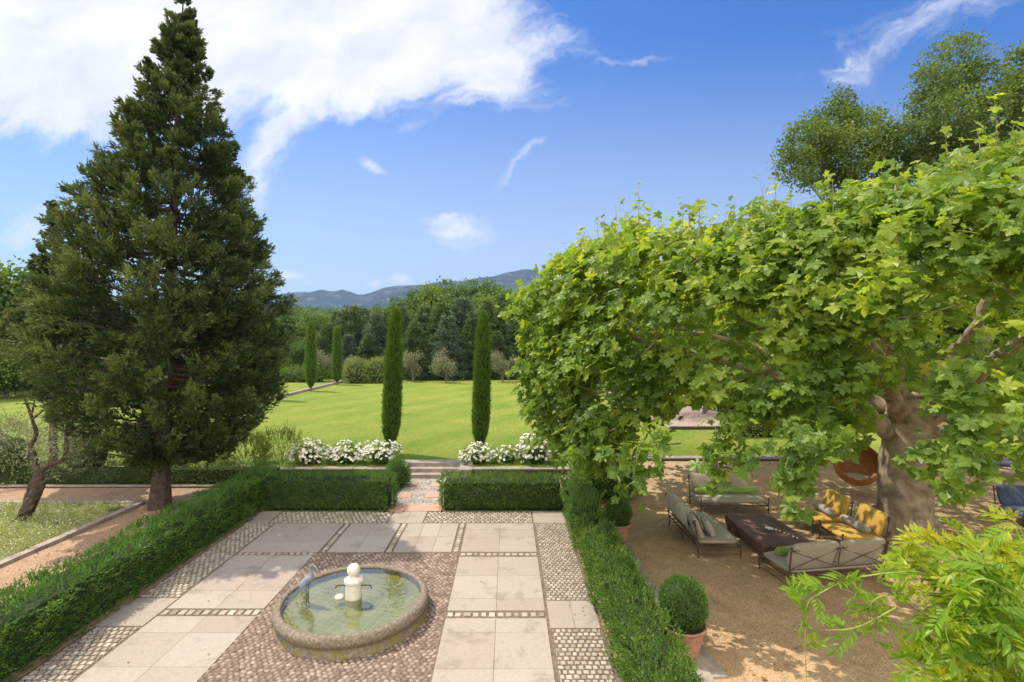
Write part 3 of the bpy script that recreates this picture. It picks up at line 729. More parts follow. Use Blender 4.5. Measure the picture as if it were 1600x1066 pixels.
def basin_floor():
    m, t = new_mat('basin_tiles'); co = t.n('ShaderNodeTexCoord').outputs['Object']
    s = t.n('ShaderNodeSeparateXYZ', {0: t.n('ShaderNodeVectorRotate', {'Vector': co, 'Angle': R(18)}, rotation_type='Z_AXIS').outputs[0]})
    def line(v):
        f = t.math('ABSOLUTE', t.math('SUBTRACT', t.math('FRACT', t.math('MULTIPLY', v, 7.5)), .5)); return t.maprange(f, .455, .475)
    g = t.math('MAXIMUM', line(s.outputs[0]), line(s.outputs[1]))
    c = t.ramp(t.noise(co, 3.2, 6, .6), [(.35, (.17, .19, .10)), (.65, (.33, .34, .23))])
    c = t.mix(t.math('MULTIPLY', g, .7), c, (.50, .47, .27))
    c = t.mix(t.maprange(t.vmath('LENGTH', co), .98, 1.22, 0, .8, True), c, (.32, .29, .10))
    p = t.n('ShaderNodeBsdfPrincipled', {'Base Color': c, 'Roughness': .7}); t.n('ShaderNodeOutputMaterial', {0: p.outputs[0]}); return m
b = MB(); b.lathe([(1.268, .23), (.6, .22), (0.0001, .22)], 64); b.build('basin_floor', basin_floor(), fo)
def water_mat():
    m, t = new_mat('water'); co = t.n('ShaderNodeTexCoord').outputs['Object']
    h = t.math('ADD', t.noise(co, 9, 3, .5, .3), t.math('MULTIPLY', t.math('SINE', t.math('MULTIPLY', t.vmath('LENGTH', t.vmath('SUBTRACT', co, (.33, .05, 0))), 70)), t.maprange(t.vmath('LENGTH', t.vmath('SUBTRACT', co, (.33, .05, 0))), 0, .7, .18, 0)))
    nb = t.n('ShaderNodeBump', {'Height': h, 'Strength': .16, 'Distance': .03}).outputs[0]
    fr = t.n('ShaderNodeFresnel', {'IOR': 1.33, 'Normal': nb}).outputs[0]
    fr = t.math('ADD', t.math('MULTIPLY', fr, 1.8), .08, True)
    gl = t.n('ShaderNodeBsdfGlossy', {'Color': (.95, .97, 1, 1), 'Roughness': .02, 'Normal': nb})
    tr = t.n('ShaderNodeBsdfTransparent', {'Color': (.78, .80, .58, 1)})
    mx = t.n('ShaderNodeMixShader', {0: fr, 1: tr.outputs[0], 2: gl.outputs[0]}); t.n('ShaderNodeOutputMaterial', {0: mx.outputs[0]}); return m
b = MB(); b.lathe([(1.268, .34), (.6, .34), (0.0001, .34)], 64); b.build('water', water_mat(), fo)
b = MB(); b.lathe([(.0001, .1), (.15, .1), (.15, .62), (.152, .63), (.16, .64)], 32); b.build('pillar', M['white_stone'], fo, False)
b = MB(); V, Fq = lathe_vf([(.001, .625), (.165, .625), (.185, .645), (.185, .685), (.172, .70), (.14, .72), (.07, .745), (.05, .76)], 8); b.add(V, Fq); b.build('collar', M['white_stone'], fo)
b = MB(); b.lathe([(max(.001, sin(a) * .122), .865 - cos(a) * .122) for a in np.linspace(0, pi, 20)], 36); b.build('ball', M['white_stone'], fo, True)
for sx in (-1, 1):
    b = MB(); b.tube(smooth_path([(sx * .12, 0, .565), (sx * .24, 0, .572), (sx * .30, 0, .568), (sx * .335, 0, .54), (sx * .345, 0, .51)], 5), .013, 8); b.build('spout', M['iron'], fo, True)
b = MB(); b.lathe([(max(.001, sin(a) * .085), -cos(a) * .05) for a in np.linspace(0, pi, 12)], 20); sg = b.build('smooth_stone', M['white_stone'], None, True); sg.location = (FX - .27, FY - .02, .355); tag(sg, 'smooth pale egg shaped stone lying at the water surface beside the pillar', 'stone')

# heron figure standing in the water
def heron():
    t = empty('heron_statue', (-3.80, 9.62, .19), R(-12), 'blue and grey metal heron figure standing on thin legs in the fountain', 'statue')
    mb = plain('heron_blue', (.16, .22, .33), .5, .5, scale=14, var=.35, col2=(.30, .30, .30)); mw = plain('heron_grey', (.15, .18, .23), .6, .4, scale=16, var=.25, col2=(.22, .21, .22)); md = plain('heron_dark', (.10, .10, .11), .5, .4)
    Z = .20
    # body: one tapered surface, chest to tail
    ax = smooth_path([(-.17, 0, .40), (-.12, 0, .45), (-.03, 0, .52), (.05, 0, .58), (.08, 0, .64), (.075, 0, .70), (.06, 0, .76), (.065, 0, .81), (.085, 0, .84)], 5)
    s = np.linspace(0, 1, len(ax)); rad = np.interp(s, [0, .12, .3, .42, .5, .62, .8, .92, 1], [.012, .055, .09, .08, .055, .034, .024, .025, .028])
    b = MB(); b.tube(ax, rad, 14); body = b.build('body', mw, t, True)
    for sy in (-1, 1):
        V, Fq = lathe_vf([(max(.001, sin(a)), -cos(a)) for a in np.linspace(0, pi, 12)], 14)
        V = V * np.array([.062, .026, .16]); V = V[:, 0:1] * np.array([-.69, 0, .72]) + V[:, 1:2] * np.array([0, 1.0, 0]) + V[:, 2:3] * np.array([.72, 0, .69])
        V = V + np.array([-.045, sy * .060, .505]); mesh_obj('wing', V, [np.array(Fq)], mb, body, smooth=True)
    b = MB(); b.tube([(.07, 0, .842), (.10, 0, .852), (.13, 0, .845)], [.02, .028, .016], 10); hd = b.build('head', mw, t, True)
    b = MB(); b.tube([(.125, 0, .845), (.18, 0, .815), (.235, 0, .775)], [.013, .009, .002], 8); b.build('beak', mb, hd, True)
    b = MB(); b.tube([(.10, 0, .872), (.05, 0, .885), (.0, 0, .868)], [.006, .007, .001], 6); b.build('crest', md, hd, True)
    for sy in (-1, 1):
        b = MB(); b.tube([(-.01, sy * .035, .47), (.005, sy * .035, .36), (-.012, sy * .035, .25), (.0, sy * .035, .01)], [.014, .008, .009, .007], 8)
        for a in (-.5, 0, .5, pi): b.tube([(0, sy * .035, .008), (.07 * cos(a), sy * .035 + .07 * sin(a), .004)], [.006, .003], 6)
        b.build('leg', md, t, True)
    return t
heron().scale = (.93, .93, .93)
# water plants at the heron's feet
bush('water_plant', 'small clump of pale water plants at the heron feet in the basin', (-3.93, 9.62, .32), (.12, .10, .06), 40, .05, .05, 3, 'pale_leaf', cat='plant', core=False, seed=3)

# ------------------------------------------------------------------ furniture
def cushion_v(w, d, h, e=.28, n1=20, n2=44, puff=.0, seed=1, wr=.012):
    V = []
    for i, v in enumerate(np.linspace(-pi / 2, pi / 2, n1)):
        for k in range(n2):
            u = -pi + 2 * pi * k / n2
            f = lambda q, p: math.copysign(abs(q) ** p, q)
            V.append((f(cos(v), .45) * f(cos(u), e) * w / 2, f(cos(v), .45) * f(sin(u), e) * d / 2, f(sin(v), .7) * h / 2))
    V = np.array(V)
    V += norm(V + 1e-6) * (wr * snoise(V, 4.0, seed, 2))[:, None]
    r2 = np.clip(1 - (V[:, 0] / (w / 2)) ** 2, 0, 1) * np.clip(1 - (V[:, 1] / (d / 2)) ** 2, 0, 1)
    V[:, 2] *= 1 + puff * r2
    F = [(i * n2 + k, i * n2 + (k + 1) % n2, (i + 1) * n2 + (k + 1) % n2, (i + 1) * n2 + k) for i in range(n1 - 1) for k in range(n2)]
    return V, F
def cushion(name, size, loc, mat, parent, rot=None, puff=.15, e=.28, seed=1, wr=.012):
    V, Fq = cushion_v(*size, e=e, puff=puff, seed=seed, wr=wr)
    if rot is not None: V = V @ np.array(Matrix.Rotation(rot[1], 3, rot[0])).T
    return mesh_obj(name, V + np.array(loc), [np.array(Fq)], M[mat], parent, smooth=True)

def sofa(name, label, cat, loc, rz, w, d=.98, sh=.30, bh=.90, mat='taupe', nback=2, group=None, seatmat=None):
    """local: faces -Y, back at +d/2, origin on the floor at the centre"""
    t = empty(name, loc, rz, label, cat, group)
    hw, hd = w / 2, d / 2; r = .016; lean = .10
    for sx in (-1, 1):
        b = MB(); b.tube([(sx * hw, -hd, 0), (sx * hw, -hd, sh + .17)], r, 8); b.lathe([(.001, .03), (.024, .02), (.026, 0), (.018, -.02)], 8, (sx * hw, -hd, sh + .17)); b.build('front_leg', M['iron'], t)
        b = MB(); b.tube([(sx * hw, hd, 0), (sx * hw, hd + .01, sh), (sx * hw, hd + lean, bh)], r, 8); b.lathe([(.001, .03), (.024, .02), (.026, 0), (.018, -.02)], 8, (sx * hw, hd + lean, bh)); b.build('back_leg', M['iron'], t)
        b = MB(); b.tube([(sx * hw, -hd, .09), (sx * hw, hd, .09)], .008, 6); b.tube([(sx * (hw - .02), -hd, sh - .05), (sx * (hw - .18), -hd, sh - .05), (sx * hw, -hd, sh - .20)], .008, 6)
        b.tube([(sx * (hw - .18), hd, sh - .05), (sx * hw, hd, sh - .20)], .008, 6); b.build('side_stretcher', M['iron'], t)
    b = MB()
    for (p, q) in (((-hw, -hd, sh - .03), (hw, -hd, sh - .03)), ((-hw, hd, sh - .03), (hw, hd, sh - .03)), ((-hw, -hd, sh - .03), (-hw, hd, sh - .03)), ((hw, -hd, sh - .03), (hw, hd, sh - .03))): b.tube([p, q], .014, 8)
    for k in range(1, 9): x = -hw + k * w / 9; b.tube([(x, -hd, sh - .025), (x, hd, sh - .025)], .006, 5)
    if w > 1.5:
        for y_ in (-hd, hd): b.tube([(0, y_, 0), (0, y_, sh - .03)], r * .9, 8)
    b.build('seat_frame', M['iron'], t)
    b = MB(); yb = lambda z: hd + .01 + lean * (z - sh) / (bh - sh)
    for z in (sh + .12, bh - .05): b.tube([(-hw, yb(z), z), (hw, yb(z), z)], .011, 8)
    nb = 2 if w > 1.5 else 1
    for k in range(nb):
        xa, xb = -hw + k * w / nb, -hw + (k + 1) * w / nb; za, zb = sh + .12, bh - .05
        b.tube([(xa, yb(za), za), (xb, yb(zb), zb)], .008, 6); b.tube([(xb, yb(za), za), (xa, yb(zb), zb)], .008, 6)
        if k: b.tube([(xa, yb(za), za), (xa, yb(zb), zb)], .011, 6)
    b.build('back_frame', M['iron'], t)
    cushion('seat_cushion', (w - .05, d - .02, .15), (0, -.0, sh + .075), seatmat or mat, t, puff=.12, e=.16, seed=len(name) + int(loc[0] * 7))
    for k in range(nback):
        cw = (w - .04) / nback
        cushion('back_cushion', (cw, .62, .15), (-w / 2 + .02 + cw * (k + .5), hd - .03, sh + .15 + .25), mat, t, rot=('X', R(90 - 22)), puff=.35, e=.3, seed=k + 3 + int(loc[1]), wr=.02)
    return t

def bolster(label, loc, rz, L, rad, mat, group=None, e=.07):
    V, Fq = tube_vf([(x, 0, 0.006 * sin(x * 9)) for x in np.linspace(-L / 2, L / 2, 15)], [rad * (.55 if i in (0, 14) else (.93 if i in (1, 13) else 1 + .03 * sin(i * 1.7))) for i in range(15)], 18)
    o = mesh_obj('bolster_cushion', V, [np.array([f for f in Fq if len(f) == 4]), np.array([f for f in Fq if len(f) == 3])], M[mat], None, smooth=True)
    o.location = loc; o.rotation_euler = (0, 0, rz); tag(o, label, 'cushion', group); return o

# back sofa: faces the camera
sofa('garden_sofa', 'taupe cushioned iron sofa facing the house, green bolsters on its seat', 'sofa', (6.87, 15.75, .02), 0, 2.04, .95)
bolster('lime green bolster on the left half of the far taupe sofa', (6.40, 15.86, .58), 0, 1.0, .10, 'lime'); bolster('lime green bolster on the right half of the far taupe sofa', (7.40, 15.86, .58), .02, .95, .10, 'lime')
# left sofa: faces +X
sofa('garden_sofa', 'grey iron sofa on the left of the table, striped throw over its back', 'sofa', (5.12, 13.3, .0), R(90), 2.2, 1.02, mat='taupe')
def stripe_mat():
    m, t = new_mat('striped_throw'); co = t.n('ShaderNodeTexCoord').outputs['Object']; y_ = t.n('ShaderNodeSeparateXYZ', {0: co}).outputs[1]
    f = t.math('FRACT', t.math('MULTIPLY', y_, 2.4)); c = t.ramp(f, [(0, (.40, .40, .34)), (.45, (.36, .37, .32)), (.5, (.66, .42, .14)), (.60, (.66, .42, .14)), (.63, (.5, .48, .40))]); c.node.color_ramp.interpolation = 'CONSTANT'
    p = t.n('ShaderNodeBsdfPrincipled', {'Base Color': c, 'Roughness': .9}); t.n('ShaderNodeOutputMaterial', {0: p.outputs[0]}); return m
ys = np.linspace(-.85, .75, 40); us = np.linspace(0, 1, 26); V = []
path = [(-.15, .08), (-.17, .34), (-.14, .47), (-.02, .50), (.12, .38), (.20, .12), (.30, .0), (.48, -.01)]
pu = np.linspace(0, 1, len(path))
for y_ in ys:
    for u_ in us:
        x_ = np.interp(u_, pu, [p[0] for p in path]); z_ = np.interp(u_, pu, [p[1] for p in path]); V.append((x_ + .012 * sin(y_ * 23 + u_ * 5), y_ + .02 * sin(u_ * 9), z_ + .014 * sin(y_ * 17 + u_ * 11)))
V = np.array(V); nu = len(us); Fq = [(i * nu + k, i * nu + k + 1, (i + 1) * nu + k + 1, (i + 1) * nu + k) for i in range(len(ys) - 1) for k in range(nu - 1)]
th = mesh_obj('throw_blanket', V, [np.array(Fq)], stripe_mat(), smooth=True); th.location = (4.62, 13.4, .52); tag(th, 'grey green throw with orange stripes draped over the back of the left sofa', 'blanket')
md_ = th.modifiers.new('thickness', 'SOLIDIFY'); md_.thickness = .008
c_ = empty('dummy'); bpy.data.objects.remove(c_)
V, Fq = cushion_v(.45, .42, .14, e=.45, puff=.4); pc = mesh_obj('throw_pillow', V @ np.array(Matrix.Rotation(R(62), 3, 'Y')).T, [np.array(Fq)], M['lilac_grey'], smooth=True); pc.location = (4.95, 12.5, .66); tag(pc, 'brown grey square pillow at the near end of the left sofa', 'pillow')
# two mustard lounge chairs: face -X
sofa('lounge_chair', 'far mustard yellow lounge chair with grey bolster, left of the near one', 'chair', (8.72, 14.16, 0), R(-88), 1.0, 1.0, mat='mustard', nback=1, group='mustard lounge chairs')
sofa('lounge_chair', 'near mustard yellow lounge chair with grey bolster beside the plane trunk', 'chair', (8.78, 12.93, 0), R(-93), 1.02, 1.0, mat='mustard', nback=1, group='mustard lounge chairs')
bolster('grey bolster on the far mustard chair', (8.83, 14.12, .58), R(88), .95, .10, 'lilac_grey'); bolster('grey bolster on the near mustard chair', (8.89, 12.95, .58), R(92), .98, .10, 'lilac_grey')
# front sofa: its back to the camera
sofa('garden_sofa', 'taupe iron sofa with crossed back bars, its back turned to the house', 'sofa', (6.98, 11.30, 0), R(180 + 9), 2.3, .95)
bolster('dark green bolster on the left end of the near taupe sofa', (6.35, 11.35, .55), R(9), .7, .09, 'lime')
# navy armchair at the right edge
sofa('garden_sofa', 'dark navy garden sofa with white piping at the right edge of the gravel court', 'sofa', (15.35, 14.35, 0), R(40 - 50), 1.9, 1.0, mat='navy', nback=2)
sofa('armchair', 'dark garden armchair with grey cushion half hidden by leaves in the back right shade', 'chair', (18.6, 19.0, .2), R(-30), 1.0, .9, mat='lilac_grey', nback=1, sh=.4, bh=1.1, seatmat='navy')
# table
tb = empty('coffee_table', (6.67, 13.0, 0), R(-1), 'low dark brown wooden table in the middle of the seating group', 'table')
tw = plain('dark_wood', (.155, .085, .07), .5, .3, scale=3, var=.2, bump=.1, bscale=30, col2=(.085, .045, .04))
b = MB(); b.box((0, 0, .385), (1.28, 2.25, .055)); b.build('tabletop', tw, tb)
b = MB(); b.box((0, 0, .28), (1.24, 2.21, .15)); b.build('apron', tw, tb)
for sx in (-1, 1):
    for sy in (-1, 1): b = MB(); b.box((sx * .55, sy * 1.03, .127), (.10, .10, .25)); b.build('leg', tw, tb)
b = MB(); b.lathe([(.001, .004), (.07, .004), (.10, .03), (.105, .035), (.095, .03), (.065, .01), (.001, .01)], 24); dsh = b.build('glass_dish', plain('dish_glass', (.75, .78, .78), .1, .6), None, True); dsh.location = (6.72, 12.98, .413); tag(dsh, 'small pale dish on the dark coffee table', 'dish')
for k in range(6):
    b = MB(); b.lathe([(max(.001, sin(a) * .028), -cos(a) * .02 + .02) for a in np.linspace(0, pi, 8)], 10); o = b.build('white_pebble', M['petal'], None, True); o.location = (6.86 + .045 * k, 12.92 - .115 * k + .02 * (k % 2), .413)
    tag(o, 'small white pebble in the row beside the dish on the coffee table', 'pebble', 'white pebbles on the coffee table')

# hanging basket chair of woven rattan
hc = empty('hanging_chair', (11.75, 17.0, .42), R(25), 'round copper coloured wicker basket chair hanging from the plane tree', 'hanging chair')
V = []; Fq = []; n1, n2 = 40, 64
for i in range(n1):
    v = -pi / 2 + pi * .93 * i / (n1 - 1)
    for k in range(n2):
        u = 2 * pi * k / n2; V.append((.70 * cos(v) * cos(u), .70 * cos(v) * sin(u), .72 * sin(v) + .72 + .004 * ((i % 2) * 2 - 1)))
V = np.array(V)
for i in range(n1 - 1):
    for k in range(n2):
        q = (i * n2 + k, i * n2 + (k + 1) % n2, (i + 1) * n2 + (k + 1) % n2, (i + 1) * n2 + k); c = V[list(q)].mean(0)
        # the round opening looks to the left and to the house
        if (c - np.array([0, 0, .72])).dot(norm(np.array([-.62, -.42, .62]))) < .20: Fq.append(q)
wk = plain('rattan', (.36, .14, .04), .45, .5, scale=30, var=.4, bump=.6, bscale=60)
o = mesh_obj('basket', V, [np.array(Fq)], wk, hc, smooth=True); md_ = o.modifiers.new('thickness', 'SOLIDIFY'); md_.thickness = .03
V, Fq = cushion_v(.95, .95, .16, e=.9, puff=.3); mesh_obj('seat_cushion', V + np.array([0, 0, .24]), [np.array(Fq)], M['lilac_grey'], hc, smooth=True)
b = MB(); b.tube([(0, 0, 1.42), (0, 0, 4.9)], .014, 6); b.build('rope', M['iron'], hc)
# ------------------------------------------------------------------ trees
def conifer(label, loc, prof, nbr, sub, m, leaf, L, mat='conifer_leaf', trunk=.32, lean=(0, 0), name='conifer_tree', bare=1.2, seed=1, lift=.35, bark='bark_dark', core=.55, cat='tree', group=None, tip_up=.5, lat=.55, droop=.12):
    """prof: list of (z, radius)"""
    t = empty(name, loc, 0, label, cat, group)
    zs = np.array([p[0] for p in prof]); rs = np.array([p[1] for p in prof]); H = zs[-1]
    # tiered branches, more of them where the crown is wide
    zc = np.linspace(zs[0], H, 400); w = np.interp(zc, zs, rs) + .25; cdf = np.cumsum(w) / w.sum()
    z = np.interp(rng.uniform(0, 1, nbr), cdf, zc); az = rng.uniform(0, 2 * pi, nbr)
    P0 = np.stack([z * 0, z * 0, z], 1)
    lump = 1 + .17 * snoise(np.stack([np.cos(az) * 2, np.sin(az) * 2, z * .55], 1), 1.0, seed, 2)
    Lb = np.interp(z, zs, rs) * np.where(rng.uniform(0, 1, nbr) < .3, rng.uniform(.95, 1.17, nbr), rng.uniform(.68, .98, nbr)) * lump
    out = np.stack([np.cos(az), np.sin(az), 0 * az], 1)
    s = rng.uniform(.30, 1.0, (nbr, sub)) ** .75; s[:, 0] = 1.0; s[:, 1] = .93
    lx = np.interp(z, [0, H], [0, 1])
    side = np.stack([-np.sin(az), np.cos(az), 0 * az], 1)
    latd = rng.normal(size=(nbr, sub)) * lat * .45 * (1.15 - s) * np.maximum(Lb, .6)[:, None] ** .7 + rng.normal(size=(nbr, sub)) * .10
    zz = (-droop * Lb[:, None] * s * 1.0 + tip_up * .28 * Lb[:, None] * s ** 2.2) + rng.normal(size=(nbr, sub)) * .09
    pos = P0[:, None] + out[:, None] * (Lb[:, None] * s)[..., None] + side[:, None] * latd[..., None]
    pos[..., 2] += zz
    pos[..., 0] += np.interp(pos[..., 2], [0, H], [0, lean[0]]); pos[..., 1] += np.interp(pos[..., 2], [0, H], [0, lean[1]])
    D = out[:, None] * .8 + side[:, None] * (np.sign(latd) * rng.uniform(.0, .9, latd.shape))[..., None] + np.array([0, 0, lift]) + rng.normal(size=pos.shape) * .22
    pos = pos.reshape(-1, 3); D = D.reshape(-1, 3)
    clr = np.clip(.42 + .25 * snoise(pos, .9, seed + 3, 2) + rng.uniform(-.3, .3, len(pos)), 0, .97)
    spray_obj('crown', pos, D, L * rng.uniform(.6, 1.25, len(pos)), m, leaf, LEAF_NEEDLE, M[mat], t, r=clr, spread=.75, clump=.7, taper=.25)
    b = MB(); zt = np.linspace(-.1, H * .97, 14)
    pth = np.stack([np.interp(zt, [0, H], [0, lean[0]]), np.interp(zt, [0, H], [0, lean[1]]), zt], 1)
    rad = trunk * np.interp(zt, [-.1, .3, 1.2, H], [1.45, 1.12, .92, .05]); b.tube(pth, rad, 14, jitter=.10)
    tr = b.build('trunk', M[bark], t, False)
    b = MB()
    for i in rng.choice(nbr, min(nbr, 90), replace=False):
        a = P0[i].copy(); a[0] += np.interp(a[2], [0, H], [0, lean[0]]); e = pos.reshape(nbr, sub, 3)[i, 0]
        b.tube([a, (a + e) / 2 + np.array([0, 0, -.05 * Lb[i]]), e], [.05, .03, .01], 5, caps=False)
    b.build('branches', M[bark], tr)
    return t
# the great conifer on the left: plume-shaped boughs that point outward and up, with gaps between them
def plume_conifer(label, loc, prof, nb, trunk, lean, seed, k=44, m=7, leaf=.13, zbare=1.0, size=1.0, inner=.3):
    t = empty('conifer_tree', loc, 0, label, 'tree'); zs = np.array([p[0] for p in prof]); rs = np.array([p[1] for p in prof]); H = zs[-1]
    zc = np.linspace(zs[0], H, 400); w = np.interp(zc, zs, rs) ** 1.0 + .22; cdf = np.cumsum(w) / w.sum()
    z = np.interp(rng.uniform(0, 1, nb), cdf, zc); az = rng.uniform(0, 2 * pi, nb); ins = rng.uniform(0, 1, nb) < inner
    out = np.stack([np.cos(az), np.sin(az), 0 * az], 1)
    lum = 1 + .10 * snoise(np.stack([np.cos(az) * 2, np.sin(az) * 2, z * .6], 1), 1.0, seed, 2)
    Rt = np.interp(z, zs, rs)
    rt = Rt * lum * np.where(ins, rng.uniform(.45, .8, nb), rng.uniform(.84, 1.06, nb))
    ll = lambda zz: np.stack([np.interp(zz, [0, H], [0, lean[0]]), np.interp(zz, [0, H], [0, lean[1]]), 0 * zz], 1)
    tip = out * rt[:, None] + np.stack([0 * z, 0 * z, z], 1) + ll(z) + np.stack([.38 * size ** 4 * np.clip(1 - z / 6, 0, 1), 0 * z, 0 * z], 1)
    L = np.clip(.48 + .22 * Rt, .4, 1.25) * rng.uniform(.65, 1.25, nb) * size
    el = R(18) + R(26) * np.clip(z / H, 0, 1) + rng.normal(size=nb) * .22
    sd = np.stack([-np.sin(az), np.cos(az), 0 * az], 1)
    ax = norm(out * np.cos(el)[:, None] + np.array([0, 0, 1]) * np.sin(el)[:, None] + sd * (rng.normal(size=nb) * .42)[:, None])
    s = rng.uniform(0, 1, (nb, k)) ** .85                               # 0 at the foot of the plume, 1 at its tip
    wid = L[:, None] * .235 * (np.sin(np.clip(s * .95 + .05, 0, 1) * pi) ** .7 * (1.05 - .55 * s))
    rad = rng.normal(size=(nb, k, 3)); rad -= ax[:, None] * (rad * ax[:, None]).sum(-1, keepdims=True); rad = norm(rad)
    pos = tip[:, None] - ax[:, None] * (L[:, None] * (1 - s))[..., None] + rad * (wid * rng.uniform(.35, 1, (nb, k)))[..., None]
    D = ax[:, None] * .9 + rad * .55 + np.array([0, 0, .18]) + rng.normal(size=pos.shape) * .15
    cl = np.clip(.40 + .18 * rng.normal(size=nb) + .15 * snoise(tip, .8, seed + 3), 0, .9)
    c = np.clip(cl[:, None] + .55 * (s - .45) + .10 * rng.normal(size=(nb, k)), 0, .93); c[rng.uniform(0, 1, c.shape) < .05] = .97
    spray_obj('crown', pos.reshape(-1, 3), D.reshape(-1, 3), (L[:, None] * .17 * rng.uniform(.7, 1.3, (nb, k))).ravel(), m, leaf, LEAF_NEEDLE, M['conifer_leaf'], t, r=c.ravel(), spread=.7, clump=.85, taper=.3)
    b = MB(); zt = np.linspace(-.1, H * .98, 16); pth = ll(zt) + np.stack([0 * zt, 0 * zt, zt], 1)
    b.tube(pth, trunk * np.interp(zt, [-.1, .25, 1.2, H], [1.35, 1.08, .95, .05]), 22, jitter=.14); tr = b.build('trunk', M['bark_dark'], t)
    b = MB()
    for i in rng.choice(nb, min(nb, 260), replace=False):
        z0 = max(z[i] - rt[i] * .22, zbare); p0 = ll(np.array([z0]))[0] + [0, 0, z0]; p1 = tip[i] - ax[i] * L[i] * .9; r0 = .018 + .012 * Rt[i]
        b.tube([p0, (p0 + p1) / 2 - [0, 0, .06 * rt[i]], p1, tip[i] - ax[i] * L[i] * .3], [r0, r0 * .7, r0 * .5, r0 * .2], 5, caps=False)
    b.build('branches', M['bark_dark'], tr)
plume_conifer('huge dark green conifer towering over the left hedge beside the gravel path', (-11.0, 16.0, 0),
              [(1.6, 1.3), (2.2, 2.15), (3.1, 2.85), (4.6, 3.4), (5.6, 3.48), (6.9, 3.25), (8.4, 2.85), (10.0, 2.25), (12.0, 1.6), (14.0, .88), (15.0, .55), (15.7, .3), (16.2, .16), (16.4, .05)],
              1050, .25, (.75, 0), 21, k=50)
plume_conifer('smaller dark conifer spire growing behind the left flank of the big conifer', (-16.8, 18.7, 0), [(3.9, .8), (4.6, 1.25), (5.5, 1.45), (7, 1.0), (8.6, .48), (9.8, .16), (10.5, .04)], 250, .13, (0, 0), 22, k=40, size=.8)

# columnar cypresses
def column(label, loc, h, r, n, leaf, lean=(0, 0), seed=1, mat='cypress_leaf', group='clipped column cypresses'):
    t = empty('cypress_tree', loc, 0, label, 'tree', group)
    pr = [(0.0, .18), (.05, .55), (.12, .86), (.22, 1.0), (.45, 1.0), (.7, .85), (.88, .66), (.96, .45), (1.0, .12)]
    hh = np.array([p[0] for p in pr]); rr = np.array([p[1] for p in pr]); z0 = .045 * h
    u = rng.uniform(0, 1, n); az = rng.uniform(0, 2 * pi, n)
    z = z0 + u * (h - z0); rad = np.interp(u, hh, rr) * r
    ln = np.interp(z, [0, h], [0, 1])
    P = np.stack([np.cos(az), np.sin(az), 0 * az], 1); nz = 1 + .045 * snoise(np.stack([np.cos(az) * 1.5, np.sin(az) * 1.5, z * .35], 1), 1.6, seed, 2)
    p = P * (rad * nz - .03)[:, None]; p[:, 2] = z; p[:, 0] += ln * lean[0]; p[:, 1] += ln * lean[1]
    D = P * .55 + np.array([0, 0, 1.0]) + rng.normal(size=p.shape) * .25
    spray_obj('crown', p, D, leaf * 1.7 * rng.uniform(.6, 1.3, n), 5, leaf, LEAF_NEEDLE, M[mat], t, clump=.6, spread=.6)
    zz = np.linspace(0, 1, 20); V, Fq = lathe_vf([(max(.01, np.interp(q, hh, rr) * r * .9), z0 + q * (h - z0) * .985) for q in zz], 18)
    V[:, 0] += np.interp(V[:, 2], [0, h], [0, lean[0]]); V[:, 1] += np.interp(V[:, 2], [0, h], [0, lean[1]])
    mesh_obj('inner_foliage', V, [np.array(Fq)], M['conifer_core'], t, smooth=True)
    b = MB(); b.tube([(0, 0, -.1), (0, 0, z0 + .3)], [.11, .08], 10, jitter=.1); b.build('trunk', M['bark_grey'], t)
column('front column cypress left of the steps, leaning slightly right', (-5.02, 21.6, LZ), 6.15, .365, 5000, .085, (.25, 0), 1)
column('front column cypress right of the steps, brown at its tip', (-1.17, 21.4, LZ), 6.0, .33, 5000, .085, (.16, 0), 2)
column('middle column cypress on the left lawn kerb', (-19.45, 50.0, LZ), 6.8, .47, 2600, .13, (0, 0), 3)
column('farthest column cypress on the left lawn kerb', (-19.5, 57.8, LZ), 6.5, .5, 2400, .13, (0, 0), 4)
column('column cypress on the lawn kerb half hidden by the big conifer', (-19.5, 42.0, LZ), 6.6, .45, 2600, .12, (0, 0), 5)

# --- white roses along the wall
def rose_bush(label, x, y, w, d, h, seed, nfl):
    t = bush('rose_bush', label, (x, y, LZ - .1), (w, d, h), int(900 * w), .06, .14, 5, 'rose_leaf', cat='rose bush', seed=seed, amp=.34, up=.6, corescale=.5)
    N = rdir(nfl * 3); N = N[(N[:, 2] > .0)][:nfl]
    P = N * np.array([w, d, h]) * (1.03 + .34 * snoise(N + seed, 1.6, seed, 2))[:, None] + np.array([0, 0, h * .62]) + rng.normal(size=N.shape) * .045
    n = len(P); k = 7
    Dn = norm(N + np.array([0, -.3, .6]) + rng.normal(size=N.shape) * .3)
    PP = np.repeat(P, k, 0); DD = np.repeat(Dn, k, 0); rad = rng.normal(size=PP.shape); rad -= DD * (rad * DD).sum(1, keepdims=True); rad = norm(rad)
    leaves('blossoms', PP, rad + DD * .45, DD, .064 * rng.uniform(.8, 1.3, len(PP)), LEAF_WIDE, M['petal'], t, rng.uniform(.2, 1, len(PP)))
for i, a in enumerate([('white rose bush at the left end of the row behind the left hedge', -7.75, 20.0, .85, .5, .55, 31, 150), ('white rose bush in the middle of the row behind the left hedge', -6.35, 20.05, .85, .5, .50, 32, 150), ('white rose bush nearest the left cheek of the steps', -5.0, 20.0, .72, .5, .60, 33, 150),
                       ('low white rose bush just right of the steps', -1.15, 19.95, .62, .42, .50, 34, 110), ('thin white rose bush under the right column cypress', .0, 20.15, .6, .4, .42, 35, 60), ('white rose bush at the right end beside the plane leaves', 1.15, 20.0, .75, .45, .66, 36, 130)]):
    rose_bush(*a[:-1], int(a[-1] * 1.7))
